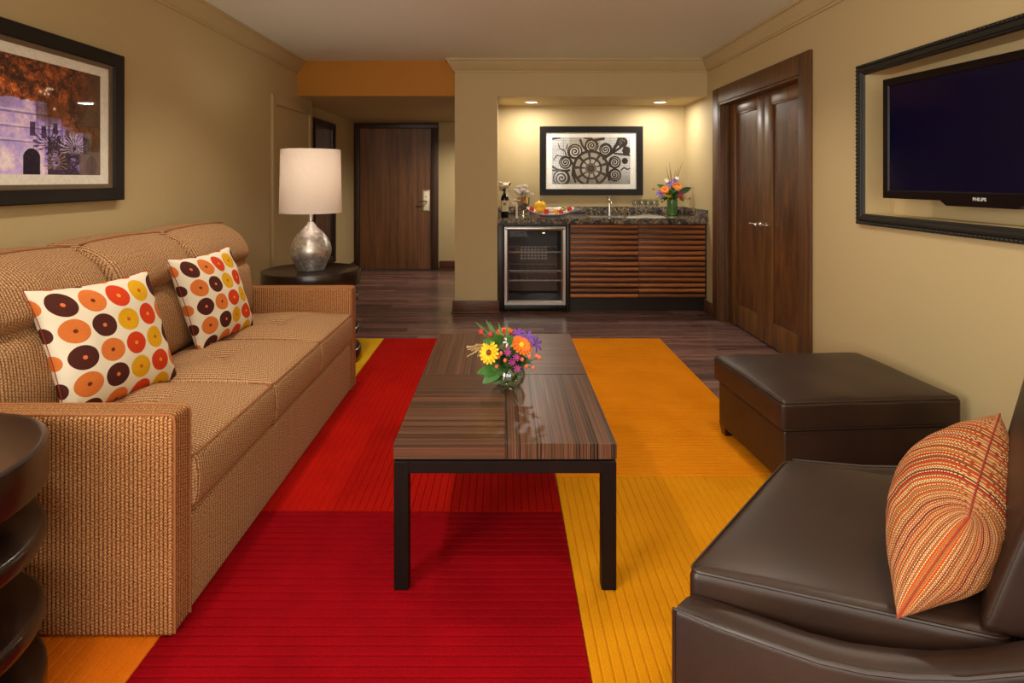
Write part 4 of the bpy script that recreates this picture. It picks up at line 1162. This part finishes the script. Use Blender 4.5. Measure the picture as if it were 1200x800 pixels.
# faucet
fx, fy = 1.10, 6.20
ft = thing('faucet', 'small chrome faucet with cross handle on the bar counter', 'faucet', (fx, fy, ZC))
MB().lathe([(.026, 0), (.026, .006), (.016, .012), (.015, .15), (.019, .155), (.019, .17), (.001, .172)], (fx, fy, ZC), 16).build('post', M['chrome'], ft)
MB().tube([(fx, fy, ZC + .13), (fx, fy - .05, ZC + .15), (fx, fy - .11, ZC + .145), (fx, fy - .125, ZC + .12)], .010, 10).build('spout', M['chrome'], ft)
MB().tube([(fx - .03, fy, ZC + .185), (fx + .03, fy, ZC + .185)], .006, 8).tube([(fx, fy - .03, ZC + .185), (fx, fy + .03, ZC + .185)], .006, 8).tube([(fx, fy, ZC + .168), (fx, fy, ZC + .205)], .007, 8).build('cross_handle', M['chrome'], ft)

# wine bottle with bow
bx, by = .012, 5.83
wb = thing('wine_bottle', 'dark wine bottle with a pale label and cream bow, beside the niche edge', 'bottle', (bx, by, ZC))
MB().lathe([(.001, 0), (.034, 0), (.037, .004), (.037, .185), (.032, .205), (.018, .225), (.0145, .24), (.0145, .29), (.016, .292), (.016, .302), (.001, .303)], (bx, by, ZC), 24).build('bottle_glass', M['bottle'], wb)
MB().lathe([(.0375, .06), (.0375, .165)], (bx, by, ZC), 24, cap=False).build('label', M['paper'], wb)
MB().box(bx - .012, bx + .012, by - .0385, by - .0378, ZC + .12, ZC + .145).build('label_mark', M['ink'], wb, smooth=False)
b = MB(); rnd = random.Random(5)
for i in range(9):
    a = 2 * PI * i / 9; el = rnd.uniform(-.3, .9); L = rnd.uniform(.075, .10); wdt = .028
    dirv = Vector((math.cos(a) * math.cos(el), math.sin(a) * math.cos(el) * .6, math.sin(el)))
    sdv = dirv.cross(Vector((0, 0, 1))).normalized() * wdt
    c0 = Vector((bx, by - .005, ZC + .285))
    pa = [c0, c0 + dirv * L * .6 + Vector((0, 0, .018)), c0 + dirv * L, c0 + dirv * L * .6 - Vector((0, 0, .014))]
    b.loft([[p - sdv, p + sdv] for p in pa], False, False, True)
b.build('bow', M['cream'], wb, ang=60)
b = MB()
for pa in ([(bx + .01, by - .04, ZC + .26), (bx + .045, by - .05, ZC + .22), (bx + .075, by - .045, ZC + .16), (bx + .11, by - .04, ZC + .15)],):
    b.loft([[Vector(p) + Vector((0, 0, -.028)), Vector(p) + Vector((0, .006, .028))] for p in pa], False, False)
b.build('ribbon_tail', M['cream'], wb, ang=60)
# corkscrew
kx, ky = .128, 5.77
cs_ = thing('corkscrew', 'upright silver corkscrew between the wine bottle and the fruit platter', 'corkscrew', (kx, ky, ZC))
MB().lathe([(.014, 0), (.015, .003), (.015, .012), (.011, .016), (.011, .105), (.013, .11), (.013, .125), (.005, .128), (.005, .16), (.001, .161)], (kx, ky, ZC), 16).build('barrel', M['ceramic'], cs_)
MB().tube([(kx - .03, ky, ZC + .165), (kx + .03, ky, ZC + .165)], .007, 8).build('grip', M['chrome'], cs_)
# silver vase of white roses
vx, vy = .205, 6.12
vz = thing('rose_vase', 'silver goblet vase of white roses behind the wine bottle', 'vase', (vx, vy, ZC))
MB().lathe([(.001, 0), (.045, 0), (.045, .008), (.014, .02), (.012, .05), (.045, .08), (.062, .13), (.068, .19), (.064, .19), (.058, .13), (.001, .09)], (vx, vy, ZC), 24).build('goblet', M['copper'], vz)
def rose(c, r, mat, parent, rn):
    b = MB(); c = Vector(c)
    for ring_, (rr, lift, cnt) in enumerate(((.35, .25, 3), (.65, .15, 5), (1.0, 0, 6))):
        for i in range(cnt):
            a = 2 * PI * i / cnt + ring_ * .6 + rn.uniform(-.2, .2)
            o_ = Vector((math.cos(a), math.sin(a), 0)); sd_ = Vector((-o_.y, o_.x, 0))
            p0 = c + Vector((0, 0, -.3 * r)); p1 = c + o_ * r * rr * .8 + Vector((0, 0, lift * r)); p2 = c + o_ * r * rr * 1.05 + Vector((0, 0, (lift + .45) * r))
            b.loft([[p0 - sd_ * .1 * r, p0, p0 + sd_ * .1 * r], [p1 - sd_ * .5 * r, p1 + o_ * .12 * r, p1 + sd_ * .5 * r], [p2 - sd_ * .38 * r, p2 + o_ * .1 * r, p2 + sd_ * .38 * r]], False, False)
    b.ball(c + Vector((0, 0, .1 * r)), r * .35, (1, 1, 1.2), 8, 6)
    return b.build('rose', mat, parent, ang=70)
rn = random.Random(2)
for i in range(9):
    a = i * 2.4; rr = .02 + .008 * i
    rose((vx - .015 + rr * math.cos(a), vy - .02 + rr * math.sin(a) * .8, ZC + .275 - .009 * i + rn.uniform(-.01, .02)), .038, M['white'], vz, rn)
b = MB()
for i in range(7):
    a = i * .9; b.tube([(vx, vy, ZC + .1), (vx + .03 * math.cos(a), vy + .03 * math.sin(a), ZC + .26)], .003, 5)
b.build('stems', M['stem'], vz)

# platter of fruit
px, py = .466, 5.945
TILT = math.radians(10)
def ptf(c):
    y_, z_ = c[1] + .15, c[2]
    return Vector((px + c[0], py - .15 + y_ * math.cos(TILT) - z_ * math.sin(TILT), ZC + .001 + y_ * math.sin(TILT) + z_ * math.cos(TILT)))
pt = thing('fruit_platter', 'oval white platter of fruit, tilted up on the bar counter', 'plate', (px, py, ZC))
MBp = MB(ptf); secs = []
for rr, z in ((.0, .004), (.55, .004), (.8, .009), (.94, .020), (1.0, .030), (1.0, .034), (.95, .028), (.8, .017), (.55, .012), (.0, .012)):
    secs.append([Vector((max(rr, .001) * .235 * math.cos(2 * PI * k / 40), max(rr, .001) * .15 * math.sin(2 * PI * k / 40), z + (.030 * abs(math.cos(2 * PI * k / 40)) ** 3 if rr > .9 else 0))) for k in range(40)])
MBp.loft(secs).build('dish', M['ceramic'], pt, ang=60)
MB().loft([[(px - .10, py - .08, ZC), (px + .10, py - .08, ZC), (px + .10, py - .08, ZC + .012), (px - .10, py - .08, ZC + .012)], [(px - .10, py + .08, ZC), (px + .10, py + .08, ZC), (px + .10, py + .08, ZC + .040), (px - .10, py + .08, ZC + .040)]]).build('stand', M['black'], pt, smooth=False)
def fruit(name, label, cat, c, r, mat, sc=(1, 1, 1), group=None, leafm=None):
    t = thing(name, label, cat, (c[0], c[1], c[2] - r * sc[2]), group)
    MB().ball(c, r, sc, 18, 12).build('flesh', mat, t, ang=80)
    if leafm:
        b = MB()
        for i in range(5):
            a = 2 * PI * i / 5; d_ = Vector((math.cos(a), math.sin(a), .15)); s_ = Vector((-d_.y, d_.x, 0)) * r * .18
            q = Vector(c) + Vector((0, 0, r * sc[2] * .96)); b.faces([q, q + d_ * r * .4 + s_, q + d_ * r * .75, q + d_ * r * .4 - s_], [(0, 1, 2, 3)])
        b.build('calyx', leafm, t)
    return t
zt_ = ZC + .014
def pz(dy): return ZC + .001 + (dy + .15) * math.sin(TILT) + .013
t = fruit('melon', 'round yellow melon on the platter', 'fruit', (px - .10, py + .01, pz(.0) + .062), .060, M['citrus'], (1.05, 1, .97))
MB().tube([(px - .095, py - .01, pz(0) + .118), (px - .092, py - .02, pz(0) + .128)], .006, 6).build('stalk', M['fl_center'], t)
for dx, dy, lab, r in ((-.185, -.02, 'red strawberry at the end of the platter, beside the yellow melon', .026), (-.045, -.085, 'red strawberry at the front of the platter, before the yellow melon', .026), (.19, -.01, 'red strawberry alone at the platter end, nearest the faucet', .026), (.10, -.085, 'orange-red strawberry beside the apricot on the platter', .024)):
    fruit('strawberry', lab, 'fruit', (px + dx, py + dy, pz(dy) + r + (.014 if abs(dx) > .15 else .002)), r, M['strawberry'], (1, 1, 1.1), 'strawberries on the platter', M['leafgreen'])
fruit('apricot', 'orange apricot on the platter between two strawberries', 'fruit', (px + .055, py - .075, pz(-.075) + .029), .028, plain('apricot_skin', (236, 160, 50), .4))
o = MB().box(px - .03, px + .045, py - .02, py + .04, pz(.04), pz(.04) + .042, .012).build('cheese_wedge', M['cheese']); tag(origin_to(o, (px, py + .01, zt_)), 'pale cheese block in the middle of the fruit platter', 'cheese')
gb = thing('grape_bunch', 'small bunch of green grapes on the platter', 'fruit', (px + .125, py + .02, zt_))
rn = random.Random(4)
for i in range(11):
    MB().ball((px + .125 + rn.uniform(-.035, .035), py + .02 + rn.uniform(-.03, .03), pz(.05) + .012 + rn.uniform(0, .035)), .0125, (1, 1, 1), 8, 6).build('grape', plain('green_grape', (150, 170, 70), .25) if i == 0 else bpy.data.materials['green_grape'], gb)
o = MB().box(.285, .40, 5.72, 5.785, ZC + .0003, ZC + .006, .002).build('folded_napkin', M['red_cloth']); tag(origin_to(o, (.34, 5.75, ZC)), 'folded rust red napkin under the front edge of the fruit platter', 'napkin')

# wine glasses on white cloth
gx, gy = 1.385, 5.80
b = MB(); secs = []
nn_ = 14
for i in range(nn_ + 1):
    u = -1 + 2 * i / nn_
    secs.append([Vector((gx + u * .19 + .02 * v, gy + v * .13 + .02 * u, ZC + .002 + .016 * max(0, 1 - abs(u) ** 3) * max(0, 1 - abs(v) ** 3) + .004 * (1 + math.sin(u * 7 + v * 4)) * (1 - .6 * abs(u)))) for v in (-1, -.5, 0, .5, 1)])
b.loft(secs, False, False)
for s_ in list(b.bm.faces): pass
bmesh.ops.solidify(b.bm, geom=b.bm.faces[:], thickness=.004)
o = b.build('linen_cloth', M['napkin']); tag(origin_to(o, (gx, gy, ZC)), 'crumpled white linen cloth under the wine glasses', 'napkin')
glass_prof = [(.001, 0), (.028, .0), (.028, .002), (.006, .005), (.0035, .012), (.0035, .062), (.010, .07), (.026, .088), (.031, .108), (.030, .128), (.026, .148), (.0245, .148), (.0283, .128), (.0293, .108), (.0245, .090), (.009, .074), (.001, .072)]
src = None
spots = [(-.105, -.03), (-.045, -.04), (.015, -.03), (.075, -.04), (-.075, .035), (-.015, .03), (.045, .04), (.105, .03)]
for i, (dx, dy) in enumerate(spots):
    lc = Vector((gx + dx, gy + .02 + dy, ZC + .0285 - .004 * (abs(dx) > .09)))
    if src is None:
        o = MB().lathe(glass_prof, (0, 0, 0), 20).build('wine_glass', M['glass'], ang=60); src = o
    else: o = mesh_copy(src, None)
    o.location = lc; tag(o, ('small stemmed wine glass, %s from the faucet in the %s row on the linen cloth' % (('first', 'second', 'third', 'last')[i % 4], 'front' if i < 4 else 'back')), 'glass', 'wine glasses on the linen cloth')

# ------------------------------------------------------------------ flower helpers
def petal_ring(b, c, n, r, L, wdt, cnt, lift, phase=0, curl=.2):
    n = Vector(n).normalized(); a = n.orthogonal().normalized(); bb = n.cross(a)
    c = Vector(c)
    for i in range(cnt):
        th = 2 * PI * i / cnt + phase
        o = a * math.cos(th) + bb * math.sin(th); s = n.cross(o) * wdt
        p0 = c + o * r; p1 = c + o * (r + L * .5) + n * lift * .7; p2 = c + o * (r + L * .88) + n * (lift - curl * L * .3); p3 = c + o * (r + L) + n * (lift - curl * L * .6)
        b.loft([[p0 - s * .4, p0 + n * .001, p0 + s * .4], [p1 - s, p1 - n * .0015, p1 + s], [p2 - s * .75, p2 - n * .001, p2 + s * .75], [p3 - s * .15, p3, p3 + s * .15]], False, False)
def gerbera(c, n, R, mat, parent, name='gerbera', cen='fl_center', cnt=18):
    b = MB(); petal_ring(b, c, n, R * .25, R * .75, R * .15, cnt, R * .15); petal_ring(b, Vector(c) + Vector(n).normalized() * .003, n, R * .2, R * .6, R * .13, cnt - 3, R * .22, .2)
    f_ = b.build(name, mat, parent, ang=70, fixn=False)
    q = Vector(c) + Vector(n).normalized() * .004
    MB().ball(q, R * .25, (1, 1, 1), 10, 8).build('flower_centre', M[cen], f_, ang=80)
    return f_
def starflower(c, n, R, mat, parent, name='star_lily', cnt=6):
    b = MB(); petal_ring(b, c, n, R * .05, R * .95, R * .16, cnt, R * .4, .3, .5)
    return b.build(name, mat, parent, ang=70, fixn=False)
def leaf(base, tip, wdt, mat, parent, name='leaf', up=(0, 0, 1), sag=.0, parts=6):
    base, tip = Vector(base), Vector(tip); d = tip - base; s = d.cross(Vector(up)).normalized()
    nrm = s.cross(d).normalized(); secs = []
    for i in range(parts + 1):
        t = i / parts; w_ = wdt * math.sin(PI * min(.97, t * .92 + .08)) ** .8
        p = base + d * t + nrm * (math.sin(PI * t) * sag)
        secs.append([p - s * w_ + nrm * w_ * .25, p, p + s * w_ + nrm * w_ * .25])
    return MB().loft(secs, False, False).build(name, mat, parent, ang=70, fixn=False)

# ---- bowl of flowers on the coffee table
bx, by, bz = .020, 2.335, TZ
fa = thing('flower_bowl', 'small glass bowl of mixed bright flowers on the coffee table', 'flowers', (bx, by, bz))
bp = [(.001, .002), (.040, .0), (.046, .003), (.060, .022), (.066, .042), (.062, .064), (.052, .082), (.0495, .082), (.0590, .064), (.063, .042), (.057, .024), (.043, .007), (.001, .006)]
MB().lathe(bp, (bx, by, bz), 32).build('glass_bowl', M['glass'], fa, ang=60)
MB().lathe([(.001, .0075), (.042, .0078), (.0562, .025), (.0618, .042), (.0605, .052), (.001, .052)], (bx, by, bz), 28).build('water', glazing('water', (.9, .98, .88, 1), .6), fa)
b = MB(); rn = random.Random(8)
for i in range(16):
    a = rn.uniform(0, 2 * PI); r0, r1 = rn.uniform(.005, .035), rn.uniform(.01, .04)
    b.tube([(bx + r0 * math.cos(a + 2.5), by + r0 * math.sin(a + 2.5), bz + .012), (bx + r1 * math.cos(a), by + r1 * math.sin(a), bz + .1)], .0022, 5)
b.build('stems', M['stem'], fa)
def fp(px_, py_, dd=0.0):
    d_ = by + dd; return Vector(((px_ - 590) * d_ / 700, d_, 1.27 - (py_ - 210) * d_ / 700))
for (a0_, a1_, wd, m_) in (((585, 433), (559, 437), .022, 'leafgreen'), ((590, 430), (566, 449), .026, 'leafgreen'), ((588, 436), (580, 450), .024, 'leafdark'), ((600, 430), (612, 440), .02, 'leafdark'), ((597, 415), (613, 410), .016, 'leafdark'),
                           ((585, 405), (566, 399), .018, 'leafgreen'), ((588, 402), (581, 392), .016, 'leafgreen'), ((596, 404), (602, 393), .014, 'leafgreen'), ((590, 425), (578, 418), .02, 'leafdark'), ((605, 425), (622, 424), .02, 'leafdark')):
    leaf(fp(*a0_, -.02), fp(*a1_, -.055), wd, M[m_], fa, sag=.006, up=(0, -.8, .6))
for i in range(14):
    a = 2 * PI * i / 14
    c = Vector((bx + .03 * math.cos(a), by + .03 * math.sin(a), bz + .085))
    leaf(c, c + Vector((math.cos(a) * .065, math.sin(a) * .065, rn.uniform(-.01, .05))), .018, M['leafgreen' if i % 2 else 'leafdark'], fa, sag=.008)
for i in range(9):
    a = 2 * PI * i / 9 + .2
    c = Vector((bx + .018 * math.cos(a), by + .018 * math.sin(a), bz + .015))
    leaf(c, Vector((bx + .050 * math.cos(a + .5), by + .050 * math.sin(a + .5), bz + .066)), .016, M['leafgreen' if i % 3 else 'leafdark'], fa, sag=.004)
for i in range(8):
    a = 2 * PI * i / 8 + .3
    c = Vector((bx + .015 * math.cos(a), by + .015 * math.sin(a), bz + .10))
    leaf(c, c + Vector((math.cos(a) * .05, math.sin(a) * .05, rn.uniform(.03, .07))), .017, M['leafdark' if i % 2 else 'leafgreen'], fa, sag=.006)
gerbera(fp(573.5, 413, -.05), (-.5, -.8, .3), .045, M['yellow'], fa, 'yellow_gerbera', cnt=16)
gerbera(fp(611, 405, -.03), (.4, -.55, .75), .046, M['orange'], fa, 'orange_gerbera', cen='yellow')
gerbera(fp(591, 389, .045), (-.1, -.1, 1), .036, M['orange'], fa, 'orange_gerbera', cen='red')
gerbera(fp(601, 391, .05), (.2, -.1, 1), .026, M['red'], fa, 'red_gerbera')
starflower(fp(617.5, 396, .01), (.2, -.6, .7), .036, M['purple'], fa); starflower(fp(627, 403, -.01), (.7, -.6, .3), .036, M['purple'], fa); starflower(fp(607, 391, .03), (-.1, -.5, .8), .028, M['purple'], fa)
starflower(fp(595.5, 401, -.02), (0, -.8, .6), .022, M['white'], fa, 'white_blossom')
for q in ((595, 413), (606, 432), (605, 419), (600, 424)):
    starflower(fp(*q, -.065), (.1, -.9, .4), .016, M['magenta'], fa, 'magenta_blossom', 8)
for q in ((620.6, 418), (632, 419), (617, 429), (625, 430.6), (582, 429), (584, 418), (587, 414), (629, 417), (612, 421), (592, 422)):
    MB().ball(fp(*q, -.06), .008, (1, 1, 1.1), 10, 8).build('berry', M['coral'], fa, ang=80)
for q in ((564, 389), (575, 392)):
    MB().ball(fp(*q, .0), .0105, (1, 1, 1.2), 10, 8).build('rose_hip', M['red'], fa, ang=80)
b = MB()
for (a0_, a1_) in (((585, 405), (564, 389)), ((587, 405), (575, 392)), ((600, 425), (620, 418)), ((603, 428), (632, 419)), ((600, 430), (625, 430))):
    b.tube([fp(*a0_, -.01), fp(*a1_, -.02)], .0016, 5)
b.build('twigs', M['stem'], fa)
for a0_, a1_ in (((584, 404), (569, 374)), ((586, 403), (573, 377)), ((583, 402), (557, 377)), ((590, 400), (584, 378)), ((595, 400), (594, 380))):
    leaf(fp(*a0_, 0), fp(*a1_, .02), .0055, M['leafgreen'], fa, 'grass_blade', up=(0, 1, 0), sag=.004)
b = MB(); rn = random.Random(12)
for i in range(16):
    p = fp(566 + rn.uniform(-3, 3), 408 + rn.uniform(-4, 4), -.03); q = fp(rn.uniform(546, 560), rn.uniform(403, 418), -.03 + rn.uniform(-.02, .02)); b.tube([p, p.lerp(q, .6) + Vector((0, 0, .004)), q], [.001, .0012, .0022], 4)
b.build('dried_spray', M['straw'], fa)

# ---- vase of flowers on the bar counter
vx, vy = 1.735, 6.14
vz2 = thing('flower_vase', 'green vase of orange and purple flowers with tall twigs, on the bar counter', 'flowers', (vx, vy, ZC))
MB().lathe([(.001, 0), (.050, 0), (.053, .003), (.053, .165), (.050, .165), (.050, .012), (.001, .010)], (vx, vy, ZC), 24).build('vase', M['green_glass'], vz2)
b = MB(); rn = random.Random(21)
for i in range(10):
    a = i * 2.1; b.tube([(vx + .02 * math.cos(a), vy + .02 * math.sin(a), ZC + .015), (vx + .03 * math.cos(a + .5), vy + .03 * math.sin(a + .5), ZC + .2)], .004, 5)
b.build('stems', M['leafdark'], vz2)
def vp_(px_, py_, dd=0.0):
    d_ = vy + dd; return Vector(((px_ - 590) * d_ / 700, d_, 1.27 - (py_ - 210) * d_ / 700))
gerbera(vp_(779, 222.5, -.08), (-.2, -.8, .5), .046, M['orange'], vz2, 'orange_gerbera', cen='orange'); gerbera(vp_(793.5, 218.5, -.06), (.1, -.7, .7), .050, M['orange'], vz2, 'orange_gerbera', cen='yellow')
for q, m_, R in (((773.5, 227.5), 'purple', .045), ((784.5, 215.5), 'purple', .045), ((791, 211.5), 'purple', .035), ((797.5, 231), 'red', .04), ((784, 230), 'yellow', .03), ((781, 212), 'white', .03), ((788, 224), 'leafgreen', .05), ((798, 226), 'magenta', .03), ((793, 209), 'white', .025)):
    starflower(vp_(*q, -.05), (rn.uniform(-.3, .3), -.8, .6), R, M[m_], vz2, 'blossom', 7)
for i in range(26):
    a = rn.uniform(0, 2 * PI); c = Vector((vx + .03 * math.cos(a), vy + .03 * math.sin(a), ZC + .17)); el = rn.uniform(-.2, 1.1)
    leaf(c, c + Vector((math.cos(a) * math.cos(el), math.sin(a) * math.cos(el) * .7, math.sin(el))) * rn.uniform(.09, .16), .026, M['leafgreen' if i % 2 else 'leafdark'], vz2, sag=.012)
leaf(vp_(795, 226, -.03), vp_(810, 220, -.03), .03, M['leafdark'], vz2, sag=.01, up=(0, -1, .2)); leaf(vp_(797, 230, -.03), vp_(801, 236, -.05), .02, M['leafgreen'], vz2, up=(0, -1, .2)); leaf(vp_(783, 224, -.03), vp_(770, 216, -.03), .026, M['leafgreen'], vz2, sag=.01, up=(0, -1, .2))
b = MB()
for top in ((784.5, 190), (786, 200), (780.5, 195), (795, 196), (791.5, 200), (800, 189)):
    b.tube([vp_(788, 226), vp_(788 + (top[0] - 788) * .5, (226 + top[1]) / 2), vp_(*top)], [.004, .003, .0012], 5)
for e in ((808, 232.5), (776, 236.5), (765.5, 221), (815, 219)):
    b.tube([vp_(788, 226, -.04), vp_(*e, -.06)], .0012, 5)
b.build('twigs', M['fl_center'], vz2)
for e in ((808, 232.5), (776, 236.5), (765.5, 221.5)): MB().ball(vp_(*e, -.06), .010, (1, 1, 1), 10, 8).build('berry', M['strawberry'], vz2)

# ------------------------------------------------------------------ recessed downlights
def downlight(label, x, y, z, r, group=None):
    t = thing('downlight', label, 'light', (x, y, z), group)
    MB().lathe([(r, 0), (r, -.006), (r * .78, -.009), (r * .74, -.002), (r * .74, 0)], (x, y, z), 32, cap=False).build('trim_ring', M['fixture'], t, ang=50)
    MB().lathe([(.001, -.0035), (r * .75, -.0035)], (x, y, z), 32).build('lens', M['lamp_glow'], t)
    return t
for x, lab in ((.285, 'round recessed light in the niche ceiling, over the fridge'), (1.592, 'round recessed light in the niche ceiling, over the flower vase')):
    downlight(lab, x, 6.07, NZ, .075)
    al = area('niche_light', (x, 6.05, NZ - .02), (0, 0, 0), .13, .13, NICHE_POWER, (1, .95, .86)); al.data.shape = 'DISK'
for x, y in CEIL_SPOTS:
    downlight('round recessed downlight in the sitting room ceiling, on the %s side, %s' % ('sofa' if x < 0 else 'television', 'nearest the window' if y < 1 else ('nearest the bar' if y > 3 else 'in the middle row')), x, y, H, .075, 'sitting room downlights')
    spot('ceiling_light', (x, y, H - .03), SPOT_POWER, 118, .7, WARM, .06)
downlight('round recessed downlight in the entrance hall ceiling', -.35, 7.5, HH, .07)
spot('hall_light', (-.35, 7.5, HH - .03), HALL_POWER, 160, .8, WARM, .05)
